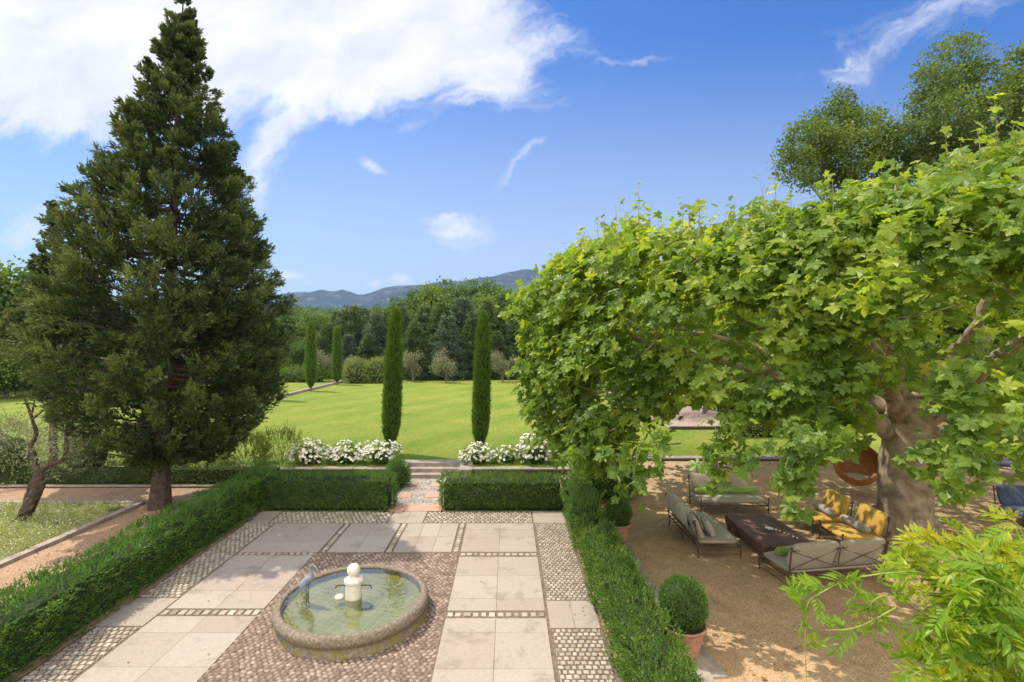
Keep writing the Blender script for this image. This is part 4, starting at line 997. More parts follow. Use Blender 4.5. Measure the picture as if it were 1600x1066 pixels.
# upright herbs behind the left wall
for i, (x, h, lab) in enumerate([(-9.0, .85, 'upright green shrub left of the white roses'), (-10.4, .8, 'yellow green shrub behind the hedge right of the conifer trunk'), (-12.1, .85, 'yellow green shrub seen below the conifer just behind its trunk'), (-13.9, .75, 'yellow green shrub left of the conifer trunk behind the dark hedge')]):
    bush('garden_shrub', lab, (x, 20.0, LZ - .1), (.9, .55, h), 420, .10, .32, 7, 'herb_leaf', seed=40 + i, up=1.4, spread=.4, tpl=LEAF_NEEDLE if i == 0 else LEAF_OVAL, core=False)

# --- daisy bed on the left
n = 11000
P = np.stack([rng.uniform(-22, -11.95, n), rng.uniform(6.5, 16.0, n), 0 * rng.uniform(0, 1, n) + .05], 1)
hgt = .10 + .08 * np.clip(snoise(P, .9, 51, 2), -1, 1); P[:, 2] = .05 + hgt * .2
gd = empty('tmp'); bpy.data.objects.remove(gd)
o = spray_obj('flower_bed', P, np.array([0, 0, 1.0]) + rng.normal(size=P.shape) * .55, .22 + 0 * hgt, 7, .07, LEAF_NEEDLE, leaf_mat('daisy_leaf', (.16, .20, .06), (.28, .33, .12), (.42, .44, .20), trans=.25), None); tag(o, kind='stuff')
n = 7500; P = np.stack([rng.uniform(-22, -11.95, n), rng.uniform(6.5, 16.0, n), rng.uniform(.15, .26, n)], 1); P = P[snoise(P * [1, 1, 0], .8, 52, 2) > -.35]
o = leaves('daisy_flowers', P, rdir(len(P)) * [1, 1, .2], np.array([[0, -.3, 1]]) + rng.normal(size=P.shape) * .3, .028, LEAF_WIDE, M['petal']); tag(o, kind='stuff')

# --- twisted bare tree in the bed
tw_ = empty('twisted_tree', (-14.15, 14.75, .05), 0, 'old leaning tree with twisted dark trunk and bare forked branches in the daisy bed', 'tree')
b = MB(); b.tube(smooth_path([(-.05, 0, -.1), (.15, 0, .3), (.38, 0, .75), (.5, 0, 1.25), (.48, .0, 1.5)], 5), np.linspace(.19, .12, 21), 12, jitter=.22)
b.tube(smooth_path([(.1, .05, .2), (.12, .08, .7), (.3, .08, 1.15), (.48, .02, 1.42)], 5), np.linspace(.12, .08, 16), 10, jitter=.2); b.build('trunk', M['bark_dark'], tw_)
for pth, r0 in (([(.46, 0, 1.4), (.35, 0, 1.8), (.22, .05, 2.15), (.30, .1, 2.5), (.16, .1, 3.0), (-.05, .1, 3.55)], .085), ([(.16, .1, 3.0), (.22, .1, 3.25), (.28, .1, 3.65)], .035), ([(.5, 0, 1.4), (.85, 0, 1.62), (1.2, 0, 1.78), (1.28, 0, 2.3), (1.2, 0, 2.7)], .085), ([(1.2, 0, 1.78), (1.3, -.05, 1.95)], .04), ([(.55, 0, 1.2), (.75, 0, 1.3), (.68, 0, 1.12)], .05), ([(.22, .05, 2.9), (.5, .2, 3.2), (1.0, .3, 3.5)], .03)):
    q = smooth_path(pth, 5); b = MB(); b.tube(q, np.linspace(r0, r0 * .35, len(q)), 8, jitter=.2); b.build('branch', M['bark_dark'], tw_)
P = np.array([1.35, .3, 2.1]) + rng.normal(size=(420, 3)) * [.5, .4, .32]; P2 = np.array([-.1, .5, 2.3]) + rng.normal(size=(380, 3)) * [.75, .4, .5]
spray_obj('crown', np.vstack([P, P2]), rdir(800) + [0, 0, .1], .2, 6, .08, LEAF_NEEDLE, M['olive_leaf'], tw_, r=rng.uniform(.2, 1, 800))
for i, (x, y_, r_, h_, m_n, lab) in enumerate([(-18.6, 18.9, 1.5, 1.35, 'olive_leaf', 'pale grey green shrub at the left edge beyond the gravel path'), (-16.0, 19.2, 1.3, 1.5, 'olive_leaf', 'pale silvery shrub behind the twisted tree'), (-21.5, 21, 1.6, 1.2, 'olive_leaf', 'silvery shrub beyond the pale shrub at the far left'), (-14.2, 20.5, 1.2, 1.2, 'herb_leaf', 'green shrub between the twisted tree and the big conifer')]):
    bush('garden_shrub', lab, (x, y_, .1), (r_, r_ * .8, h_), 700, .075, .26, 7, m_n, seed=60 + i, amp=.3, up=.5, tpl=LEAF_OVAL, corescale=.55)
# --- the great plane tree
PC = np.array([10.9, 13.9])
def plane_tree():
    t = empty('plane_tree', (PC[0], PC[1], 0), 0, 'huge spreading plane tree with thick grey trunk and broad bright leaves over the gravel court', 'tree')
    # trunk
    b = MB(); b.tube(smooth_path([(0, 0, -.15), (.0, 0, .25), (.02, 0, .8), (.0, 0, 1.6), (.05, 0, 2.5), (.12, .05, 3.3), (.1, .05, 3.7)], 5), np.interp(np.linspace(0, 1, 31), [0, .1, .25, .7, 1], [.86, .74, .65, .54, .42]), 28, jitter=.05)
    tr = b.build('trunk', M['bark_plane'], t, True)
    b = MB()
    for k in range(6):
        a = k * 1.05 + .3; b.tube(smooth_path([(.5 * cos(a), .5 * sin(a), .45), (.85 * cos(a), .85 * sin(a), .08), (1.25 * cos(a + .1), 1.25 * sin(a + .1), -.08)], 4), [.24, .2, .17, .15, .13, .11, .09, .07, .04], 8)
    b.build('root', M['bark_plane'], tr, True)
    limbs = [[(-.1, -.1, 3.0), (-.8, -.6, 3.9), (-1.6, -1.1, 4.8), (-2.4, -1.7, 6.0), (-2.5, -2.1, 7.2)], [(-.25, .0, 2.6), (-1.6, -.4, 3.5), (-3.2, -1.0, 4.1), (-5.0, -1.0, 4.6), (-7.4, -1.2, 5.2), (-9.0, -1.3, 5.8)],
             [(.2, -.1, 3.1), (.5, -1.4, 4.2), (.4, -2.6, 5.2), (.2, -4.2, 5.9), (0, -6.2, 6.4)], [(.3, 0, 3.0), (1.5, -.8, 3.7), (2.8, -1.8, 4.6), (4.4, -3.2, 5.4), (6.0, -4.6, 6.0)], [(.3, .1, 2.6), (1.9, .2, 3.1), (3.4, .4, 4.1), (5.5, .8, 5.0), (7.8, 1, 5.8)],
             [(.1, .2, 3.3), (.8, 1.8, 4.6), (1.5, 3.5, 5.5), (2.2, 6, 6.2)], [(-.1, .2, 3.2), (-1.5, 1.8, 4.5), (-3.5, 3.2, 5.3), (-5.5, 4.5, 6.0)], [(-.1, 0, 3.4), (-.7, -.4, 4.8), (-.9, -.5, 6.2), (-1.0, -.4, 7.2)], [(.1, 0, 3.4), (.6, -.6, 4.6), (1.0, -1.2, 5.9), (1.2, -1.4, 7.0)],
             [(-.9, -.7, 4.0), (-1.9, -2.2, 4.7), (-3.4, -3.6, 5.6), (-5.0, -5.2, 6.2)], [(-3.2, -1.0, 4.1), (-4.4, -2.6, 5.0), (-6.2, -3.4, 5.8)], [(-5.0, -1.0, 4.6), (-5.9, -.6, 3.9), (-6.8, -.5, 3.0)]]
    for i, L in enumerate(limbs):
        q = smooth_path(L, 7); q[1:-1] += rng.normal(size=q[1:-1].shape) * .05
        r0 = [.23, .22, .20, .21, .23, .2, .2, .17, .17, .12, .11, .07][i]; b = MB(); rr = np.linspace(r0, .05, len(q)); rr[3::5] *= 1.18
        b.tube(q, rr, 10, jitter=.06); b.build('limb', M['bark_plane'], t, True)
    # crown: clusters of leaves on an umbrella-shaped shell
    def Rout(az):                        # azimuth in degrees, counted from +X
        return np.interp(az % 360, [0, 90, 150, 180, 197, 211, 226, 240, 270, 310, 360], [9.3, 8.0, 8.8, 10.6, 9.9, 9.1, 8.7, 8.7, 8.6, 8.8, 9.3])
    zlow_px = np.array([(700, 690), (790, 640), (805, 690), (850, 735), (950, 742), (975, 700), (1010, 655), (1060, 632), (1130, 632), (1200, 645), (1250, 680), (1290, 690), (1330, 700), (1360, 625), (1400, 575), (1470, 580), (1500, 655), (1540, 660), (1600, 640), (2200, 690)], float)
    def shell(n, az0, az1, zmin, zmax, depth):
        az = np.degrees(rng.uniform(R(az0), R(az1), n)); z = rng.uniform(zmin, zmax, n)
        prof = np.interp(z, [2.0, 3.0, 4.4, 6.2, 7.1, 7.75, 8.0], [.90, .95, .985, 1.0, .95, .84, .70])
        rr = Rout(az) * prof - rng.uniform(0, 1, n) ** 1.5 * depth
        P = np.stack([rr * np.cos(np.radians(az)), rr * np.sin(np.radians(az)), z], 1)
        d = .48 * snoise(P, .62, 71, 2) + .30 * snoise(P, 1.5, 73)
        O = np.stack([np.cos(np.radians(az)), np.sin(np.radians(az)), 0 * az], 1)
        P += O * d[:, None] + np.array([0, 0, .42]) * snoise(P, .8, 75, 2)[:, None]; P[:, 2] += .35 * np.clip((az - 222) / 20, 0, 1) * (P[:, 2] > 5)
        return P, O, az
    P, O, az = shell(6400, 165, 275, 2.2, 7.9, 1.1)
    W = P + np.array([PC[0], PC[1], 0]); px = VX + F_PX * W[:, 0] / W[:, 1]; py = VY + F_PX * (CAM_Z - W[:, 2]) / W[:, 1]
    low = np.interp(px, zlow_px[:, 0], zlow_px[:, 1]) + 14 * snoise(P, 1.3, 77)
    lim = np.where(py < low, 1.0, np.where(px > 980, .004, .03))
    for gx_, gy_, ga, gb in ((1345, 430, 38, 75), (1355, 535, 38, 50), (1490, 390, 45, 60), (1430, 585, 45, 30), (1100, 545, 60, 25), (1580, 560, 40, 40)): lim *= 1 - .86 * np.exp(-((px - gx_) / ga) ** 2 - ((py - gy_) / gb) ** 2)
    # lumpy density: gaps between leaf masses
    g = snoise(P, .85, 79, 2); lim *= np.clip(.56 + 1.1 * g, .02, 1)
    k = rng.uniform(0, 1, len(P)) < lim; P, O = P[k], O[k]
    P2, O2, _ = shell(1500, -85, 165, 3.0, 7.9, 1.2)
    # flat top
    n = 1500; a = rng.uniform(0, 2 * pi, n); r_ = np.sqrt(rng.uniform(0, 1, n)) * .92; rr = Rout(np.degrees(a)) * r_
    P3 = np.stack([rr * np.cos(a), rr * np.sin(a), 7.35 + .35 * snoise(np.stack([rr * np.cos(a), rr * np.sin(a), 0 * a], 1), .6, 81, 2) - .9 * rng.uniform(0, 1, n) ** 2 - .35 * np.clip(r_ - .8, 0, 1) * 4], 1)
    kk = snoise(P3, .5, 83, 2) > -.55; P3 = P3[kk]; O3 = norm(P3 * [1, 1, 0] + 1e-6)
    # inside
    n = 450; a = rng.uniform(0, 2 * pi, n); rr = Rout(np.degrees(a)) * np.sqrt(rng.uniform(.1, .85, n)); P4 = np.stack([rr * np.cos(a), rr * np.sin(a), rng.uniform(4.6, 7.2, n)], 1); O4 = norm(P4 * [1, 1, 0])
    # hanging sprigs at the lower front edge: (px, top y, bottom y, distance)
    hs = [(1000, 690, 755, 9.2), (1032, 660, 748, 9.0), (1118, 660, 770, 8.5), (1150, 650, 735, 8.3), (1235, 690, 800, 7.7), (1252, 690, 770, 7.7), (1280, 670, 712, 7.5), (1455, 690, 745, 6.8), (1490, 690, 785, 6.5), (1525, 650, 740, 6.3), (1590, 650, 735, 6.0), (960, 700, 745, 9.6), (900, 700, 742, 10.2)]
    ps = []
    for (hx, y0, y1, dd) in hs:
        for yy in np.arange(y0, y1, 9.0 * 8 / dd):
            w = 1.0 - .5 * (yy - y0) / (y1 - y0)
            for _ in range(2): ps.append(((hx - VX + rng.normal() * 11 * w) / F_PX * dd - PC[0], dd - PC[1] + rng.normal() * .12, CAM_Z - (yy - VY) / F_PX * dd))
    P5 = np.array(ps); O5 = norm(P5 * [1, 1, 0])
    # sprigs standing above the top edge
    def leafset(P, O, k, rad, size, up):
        n = len(P); PP = np.repeat(P, k, 0) + rng.normal(size=(n * k, 3)) * rad * [1, 1, .8]; OO = np.repeat(O, k, 0)
        T = OO * .55 + rng.normal(size=PP.shape) * .55 + np.array([0, 0, -.50]); N = OO * .45 + np.array([0, 0, up]) + rng.normal(size=PP.shape) * .38
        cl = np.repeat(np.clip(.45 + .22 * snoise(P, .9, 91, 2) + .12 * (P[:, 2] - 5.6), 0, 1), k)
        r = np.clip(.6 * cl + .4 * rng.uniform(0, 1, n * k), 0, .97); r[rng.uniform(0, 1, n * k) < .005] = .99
        return PP, T, N, size * rng.uniform(.4, 1.15, n * k), r
    # young shoots standing above the top edge
    ii6 = np.where((P[:, 2] > 6.9))[0]; ii6 = rng.choice(ii6, min(len(ii6), 110), replace=False); hh6 = rng.uniform(.25, .75, len(ii6)); P6 = []
    for i6, h6 in zip(ii6, hh6):
        for q6 in np.linspace(.25, 1, 4): P6.append(P[i6] + np.array([rng.normal() * .03, rng.normal() * .03, .12 + h6 * q6]))
    P6 = np.array(P6); O6 = norm(P6 * [1, 1, 0])
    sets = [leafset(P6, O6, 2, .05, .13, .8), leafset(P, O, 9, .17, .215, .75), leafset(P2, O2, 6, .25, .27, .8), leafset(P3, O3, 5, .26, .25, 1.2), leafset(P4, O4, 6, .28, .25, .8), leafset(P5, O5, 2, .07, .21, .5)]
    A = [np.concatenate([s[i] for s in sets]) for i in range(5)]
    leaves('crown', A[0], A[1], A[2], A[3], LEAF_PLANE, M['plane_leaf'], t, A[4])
    # twigs that carry the hanging leaves, and young shoots on top
    b = MB()
    for (hx, y0, y1, dd) in hs:
        p0 = np.array([(hx - VX) / F_PX * dd - PC[0], dd - PC[1], CAM_Z - (y0 + 8 - VY) / F_PX * dd]); p1 = np.array([(hx - VX) / F_PX * dd - PC[0], dd - PC[1], CAM_Z - (y1 - 12 - VY) / F_PX * dd])
        b.tube([p0, (p0 + p1) / 2 + [.04, 0, 0], p1], [.010, .007, .003], 5, caps=False)
    for i6, h6 in zip(ii6, hh6): b.tube([P[i6] - [0, 0, .3], P[i6] + [.02, 0, .1 + h6 * .5], P[i6] + [0, .02, .12 + h6]], [.010, .006, .002], 5, caps=False)
    ii = rng.choice(len(P), 420, replace=False)
    for i in ii:
        p = P[i]; q = p - O[i] * rng.uniform(.5, 1.3) + np.array([rng.normal() * .3, rng.normal() * .3, -.1 + rng.normal() * .25]); b.tube([q, (p + q) / 2 + rng.normal(size=3) * .06, p], [.016, .010, .004], 5, caps=False)
    b.build('twigs', M['bark_plane'], t)
plane_tree()

# ------------------------------------------------------------------ broadleaf trees built from lumps
def lump_tree(name, label, loc, lumps, n, leaf, k, mat, trunk, trunk_r, limbs=None, group=None, fill=.45, seed=1, crad=.5, tpl=LEAF_WIDE, bark='bark_grey', cat='tree', thin=-.3):
    """lumps: (x,y,z,rx,ry,rz) relative to the base"""
    t = empty(name, loc, 0, label, cat, group); L = np.array(lumps, float)
    A = (L[:, 3] * L[:, 5] + L[:, 3] * L[:, 4]); cnt = (n * A / A.sum()).astype(int); Ps, Os = [], []
    for l, c in zip(L, cnt):
        d = rdir(c); rr = (1 - fill * rng.uniform(0, 1, c) ** 1.6) * (1 + .16 * snoise(d * 2 + l[:3], 1.3, seed, 2)); Ps.append(d * l[3:6] * rr[:, None] + l[:3]); Os.append(d)
    P = np.concatenate(Ps); O = np.concatenate(Os)
    sc_ = L[:, 3].mean(); keep = snoise(P / sc_, 2.9, seed + 7, 2) > thin; P, O = P[keep], O[keep]
    n_ = len(P); PP = np.repeat(P, k, 0) + rng.normal(size=(n_ * k, 3)) * crad; OO = np.repeat(O, k, 0)
    T = OO + rng.normal(size=PP.shape) * .6; N = OO * .6 + [0, 0, .7] + rng.normal(size=PP.shape) * .45
    r = np.clip(.6 * np.repeat(.5 + .25 * snoise(P / sc_, 2.0, seed + 2, 2) + rng.uniform(-.2, .2, n_), k) + .4 * rng.uniform(0, 1, n_ * k), 0, .97)
    leaves('crown', PP, T, N, leaf * rng.uniform(.7, 1.25, n_ * k), tpl, M[mat], t, r)
    b = MB(); tp = smooth_path(trunk, 5); b.tube(tp, np.linspace(trunk_r, trunk_r * .35, len(tp)), 10, jitter=.08)
    tr = b.build('trunk', M[bark], t)
    b = MB()
    for l in L:
        p0 = tp[int(len(tp) * rng.uniform(.5, .9))]; p1 = l[:3]; b.tube([p0, (p0 + p1) / 2 + rng.normal(size=3) * .1 * sc_, p1], [trunk_r * .4, trunk_r * .25, trunk_r * .1], 6, caps=False)
        for _ in range(3): e = p1 + rdir(1)[0] * l[3:6] * .8; b.tube([p1, (p1 + e) / 2 + rng.normal(size=3) * .08, e], [trunk_r * .12, trunk_r * .07, trunk_r * .03], 5, caps=False)
    for lm in (limbs or []): q = smooth_path(lm, 5); b.tube(q, np.linspace(trunk_r * .5, trunk_r * .15, len(q)), 7, caps=False)
    b.build('limbs', M[bark], tr)
    return t

# two tall trees rising behind the plane
def wp(px, py, D): return ((px - VX) / F_PX * D, D, CAM_Z + (VY - py) / F_PX * D)
def rel(px, py, D, base): a = wp(px, py, D); return (a[0] - base[0], a[1] - base[1], a[2] - base[2])
bA = ((1350 - VX) / F_PX * 32, 32.0, .3)
def LM(lst, base, D=32):
    out = []
    for (px, py, r, rz) in lst:
        q = rel(px, py, D + random.uniform(-2, 2), base); out.append((*q, r / F_PX * D, r / F_PX * D, rz / F_PX * D))
    return out
lump_tree('broadleaf_tree', 'tall airy tree rising left behind the plane tree top', bA,
          LM([(1300, 205, 44, 42), (1262, 222, 34, 30), (1243, 258, 28, 24), (1290, 262, 44, 30), (1332, 240, 40, 38), (1345, 195, 30, 24), (1315, 160, 14, 22), (1375, 225, 24, 20), (1350, 285, 40, 30)], bA),
          1900, .155, 15, 'oak_leaf', [(0, 0, 0), (0, 0, 6), (-.5, 0, 11), (-1.6, 0, 15)], .35, seed=101, crad=.24, thin=-.14, tpl=LEAF_WIDE)
bB = ((1535 - VX) / F_PX * 32, 32.0, .3)
lump_tree('broadleaf_tree', 'tallest spreading tree rising right behind the plane tree with sky showing through its limbs', bB,
          LM([(1490, 105, 42, 44), (1460, 130, 30, 30), (1530, 140, 44, 44), (1555, 190, 40, 40), (1500, 190, 50, 40), (1450, 170, 26, 26), (1440, 225, 50, 26), (1410, 245, 34, 24), (1500, 240, 50, 30), (1570, 240, 44, 34), (1400, 200, 18, 16), (1420, 280, 40, 26)], bB),
          3000, .155, 15, 'oak_leaf', [(0, 0, 0), (0, 0, 7), (-.3, 0, 11), (-.8, 0, 15), (-1.5, 0, 19)], .4, limbs=[[(0, 0, 9.2), (-1.4, 0, 11.2), (-4.2, 0, 11.6)]], seed=102, crad=.24, thin=-.14, tpl=LEAF_WIDE)
bC = ((1650 - VX) / F_PX * 30, 30.0, .3)
lump_tree('broadleaf_tree', 'tall tree cut by the right edge of the picture', bC, LM([(1625, 110, 36, 36), (1600, 150, 30, 26), (1640, 200, 60, 60), (1600, 245, 40, 30), (1595, 90, 14, 12)], bC, 30), 1300, .155, 15, 'oak_leaf', [(0, 0, 0), (0, 0, 7), (0, 0, 14)], .35, seed=103, crad=.24, thin=-.14, tpl=LEAF_WIDE)

# --- dark shrubs and trees beyond the lawn on the right, seen under the plane
for i, (px, D, r_, h_, mt) in enumerate([(1235, 31, 2.6, 2.6, 'dark_leaf'), (1300, 33, 2.6, 3.0, 'dark_leaf'), (1400, 34, 3.0, 3.2, 'dark_leaf'), (1500, 30, 2.8, 2.8, 'dark_leaf'), (1590, 28, 2.8, 3.0, 'dark_leaf'), (1690, 27, 3, 3, 'dark_leaf'), (1165, 36, 2.2, 2.2, 'wood_leaf')]):
    bush('evergreen_shrub', 'dark evergreen shrub in the row beyond the lawn seen under the plane tree', ((px - VX) / F_PX * D, D, LZ), (r_, r_, h_), 800, .2, .4, 6, mt, seed=110 + i, amp=.2, group='evergreen shrubs beyond the lawn on the right', cat='shrub', corescale=.8)
bush('flowering_border', 'pale yellow green flowering border plant at the lawn edge under the plane branches', (13.2, 26.0, LZ), (2.0, .8, .7), 700, .09, .3, 6, 'pale_leaf', seed=120, cat='plant')
for i, (px, D) in enumerate([(1025, 33), (1100, 34)]):
    bs = ((px - VX) / F_PX * D, D, LZ)
    lump_tree('olive_tree', ['small tree on the pale gravel yard seen left through the plane leaves', 'small dark stemmed tree on the pale gravel yard seen through the plane leaves'][i], bs, [(0, 0, 3.3, 2.1, 2.0, 1.4), (1.5, 0, 2.6, 1.5, 1.4, 1.1), (-1.5, 0, 2.7, 1.5, 1.4, 1.1)], 900, .12, 4, 'wood_leaf', [(0, 0, 0), (.1, 0, 1), (0, 0, 2.4)], .14, seed=130 + i, crad=.2)

# --- wood behind the lawn
def copy_tree(o, loc, rz, s, label=None, group=None):
    c = o.copy(); COL.objects.link(c); c.location = loc; c.rotation_euler = (0, 0, rz); c.scale = (s, s, s)
    if label: c['label'] = label
    if group: c['group'] = group
    for ch in list(o.children):
        d = ch.copy(); COL.objects.link(d); d.parent = c
        for g in ch.children: e = g.copy(); COL.objects.link(e); e.parent = d
    return c
def ground_z(x, y): return float(terrain_h(np.array([[x]]), np.array([[y]]))[0, 0])

def far_broad(seed, mat, spread=1.0):
    ls = []; g = np.random.default_rng(seed)
    for k in range(9): a = g.uniform(0, 2 * pi); r_ = g.uniform(0, 2.8) * spread; ls.append((r_ * cos(a), r_ * sin(a), g.uniform(4.2, 8.4), g.uniform(1.4, 2.2), g.uniform(1.4, 2.2), g.uniform(1.2, 1.9)))
    ls.append((0, 0, 3.4, 2.8, 2.8, 1.6)); ls.append((0, 0, 9.2, 1.3, 1.3, 1.2)); return ls
protoB = [lump_tree('broadleaf_tree', 'x', (0, 0, 0), far_broad(200 + i, None), 1500, .33, 7, ['wood_leaf', 'wood_leaf', 'wood_leaf_bright'][i], [(0, 0, 0), (0, 0, 3), (0, 0, 6)], .3, seed=210 + i, crad=.36, fill=.35) for i in range(3)]
HB = 10.4
protoC = [conifer('x', (0, 0, 0), [(.3, 2.6), (1.5, 3.2), (3.5, 2.9), (6, 2.1), (8.5, 1.2), (10, .5), (10.8, .1)], 330, 11, 7, .36, .66, mat=['dark_leaf', 'blue_leaf', 'dark_leaf'][i], trunk=.25, seed=220 + i, name='conifer_tree', lift=.12, tip_up=.2, droop=.18, lat=.8) for i in range(3)]
HC = 10.8
used = set()
def place(protos, i, px, D, ytop, H, label, group):
    x = (px - VX) / F_PX * D; z = ground_z(x, D); top = CAM_Z + (VY - ytop) / F_PX * D; s = (top - z) / H; p = protos[i]
    if (id(protos), i) not in used:
        used.add((id(protos), i)); p.location = (x, D, z - .1); p.scale = (s, s, s); p.rotation_euler = (0, 0, random.uniform(0, 6.28)); p['label'] = label; p['group'] = group; return p
    return copy_tree(p, (x, D, z - .1), random.uniform(0, 6.28), s, label, group)
LC = 'dark green conifer in the dense belt directly behind the lawn'; GC = 'dark conifers behind the lawn'
for i, (px, D, yt) in enumerate([(512, 70, 502), (528, 76, 486), (548, 72, 474), (568, 76, 478), (588, 70, 486), (606, 74, 492), (628, 70, 480), (648, 66, 500), (664, 72, 478), (690, 70, 470), (700, 66, 490), (722, 72, 462), (742, 68, 484), (762, 72, 470), (788, 70, 468), (812, 68, 478), (838, 70, 470), (868, 70, 466), (900, 68, 470), (680, 67, 520), (620, 67, 520), (575, 68, 520), (735, 67, 520), (775, 67, 515), (545, 69, 520)]):
    place(protoC, [0, 2, 0, 1, 1, 0, 2][i % 7], px, D, yt, HC, LC, GC)
LB = 'broad green tree in the wood rising behind the dark conifers'; GB = 'broadleaf trees of the wood behind the conifers'
for i, (px, D, yt) in enumerate([(596, 92, 478), (622, 96, 466), (650, 102, 455), (672, 98, 446), (698, 104, 440), (720, 100, 444), (745, 106, 440), (768, 98, 441), (790, 104, 450), (640, 88, 486), (668, 86, 474), (700, 88, 462), (730, 86, 466), (760, 86, 462), (812, 100, 462), (840, 96, 470), (870, 98, 468), (905, 100, 470), (940, 96, 478), (570, 110, 492), (545, 118, 496)]):
    place(protoB, [0, 1, 0, 2, 1][i % 5], px, D, yt, HB, LB, GB)
LL = 'green tree in the loose wood beyond the left kerb of the lawn'; GL = 'trees beyond the left side of the lawn'
for i, (px, D, yt) in enumerate([(425, 100, 492), (445, 86, 484), (462, 110, 480), (470, 84, 506), (486, 95, 488), (505, 120, 490), (400, 90, 480), (350, 80, 486), (300, 80, 480), (495, 82, 520), (440, 72, 540), (465, 74, 535), (380, 70, 520), (330, 66, 510), (270, 62, 500), (210, 60, 490)]):
    place(protoB, [2, 0, 1, 2, 0][i % 5], px, D, yt, HB, LL, GL)
LF = 'tree in the far left row behind the big conifer'; GF = 'trees at the far left'
for i, (px, D, yt) in enumerate([(-60, 52, 425), (-10, 50, 414), (35, 52, 418), (75, 56, 430), (110, 50, 470), (150, 54, 460), (10, 44, 505), (60, 46, 500), (120, 48, 500), (180, 50, 500), (-40, 42, 495)]):
    place(protoB, [1, 2, 0][i % 3], px, D, yt, HB, LF, GF)
LR = 'tree in the back row on the right, mostly hidden by the plane tree'; GR = 'trees behind the plane tree'
for i, (px, D, yt) in enumerate([(960, 60, 470), (1010, 56, 480), (1060, 58, 470), (1120, 54, 480), (1180, 50, 470), (1240, 48, 460), (1300, 46, 440), (1370, 44, 420), (1450, 42, 400), (1530, 42, 380), (1620, 40, 380)]):
    place(protoB, [1, 0, 1][i % 3], px, D, yt, HB, LR, GR)
# small olive trees and shrubs along the far edge of the lawn
def olive(label, px, D, ytop, w, mat='olive_leaf', seed=1, n=420):
    x = (px - VX) / F_PX * D; top = CAM_Z + (VY - ytop) / F_PX * D - LZ; w = w / F_PX * D
    g = np.random.default_rng(seed); ls = []
    for k in range(9): ls.append((g.uniform(-.42, .42) * w, g.uniform(-.3, .3) * w, top * g.uniform(.32, .86), w * g.uniform(.10, .2), w * .18, top * g.uniform(.08, .17)))
    lump_tree('olive_tree', label, (x, D, LZ), ls, n, .12, 8, mat, [(0, 0, 0), (.05, 0, .5), (0, 0, top * .45)], .16, seed=seed, crad=.26, fill=.5)
olive('silvery olive tree standing at the far lawn edge between the two front cypresses', 697, 61, 545, 46, seed=301)
olive('thin silvery olive tree just right of the left front cypress', 645, 62, 548, 30, seed=302)
olive('greyish olive tree behind the two distant cypresses', 503, 63, 545, 40, seed=303)
olive('grey olive tree right of the right front cypress by the plane leaves', 785, 62, 545, 44, seed=304)
olive('brownish olive tree between the two distant cypresses and the broad pale bush', 540, 65, 556, 34, seed=305)
for i, (px, D, r_, h_, lab) in enumerate([(560, 60.5, 1.9, 1.7, 'broad pale yellow green bush at the far lawn edge, left one'), (592, 60.5, 1.9, 1.9, 'broad pale yellow green bush at the far lawn edge touching the left front cypress')]):
    bush('pale_shrub', lab, ((px - VX) / F_PX * D, D, LZ), (r_, 1.4, h_), 700, .17, .4, 6, 'pale_leaf', seed=310 + i, cat='shrub', amp=.2)
bush('meadow_shrub', 'low bright green shrub beyond the lawn kerb between the two distant cypresses', (-25.0, 62, LZ), (3.4, 1.4, 1.2), 700, .17, .4, 6, 'wood_leaf_bright', seed=315, cat='shrub')

# far woods: one mass over the distant hillsides
n = 5200
Y = 160 + 520 * rng.uniform(0, 1, n) ** 1.2; X = (rng.uniform(-560, 520, n)) / F_PX * Y
Z = terrain_h(X[None], Y[None])[0]; C = np.stack([X, Y, Z], 1); k = 26; sz = rng.uniform(3.5, 6.5, n)
d = rdir(n * k); d[:, 2] = np.abs(d[:, 2]); PP = np.repeat(C, k, 0) + d * np.repeat(sz, k)[:, None] * [1, 1, 1.1]
clr = np.clip(.6 * np.repeat(np.clip(.5 + .25 * snoise(C, .02, 7, 2) + rng.uniform(-.3, .3, n), 0, 1), k) + .4 * rng.uniform(0, 1, n * k), 0, .97)
o = leaves('distant_wood', PP, d + rng.normal(size=d.shape) * .5, d + [0, 0, .5] + rng.normal(size=d.shape) * .3, np.repeat(sz, k) * .42, LEAF_WIDE, M['wood_leaf'], None, clr); tag(o, kind='stuff')

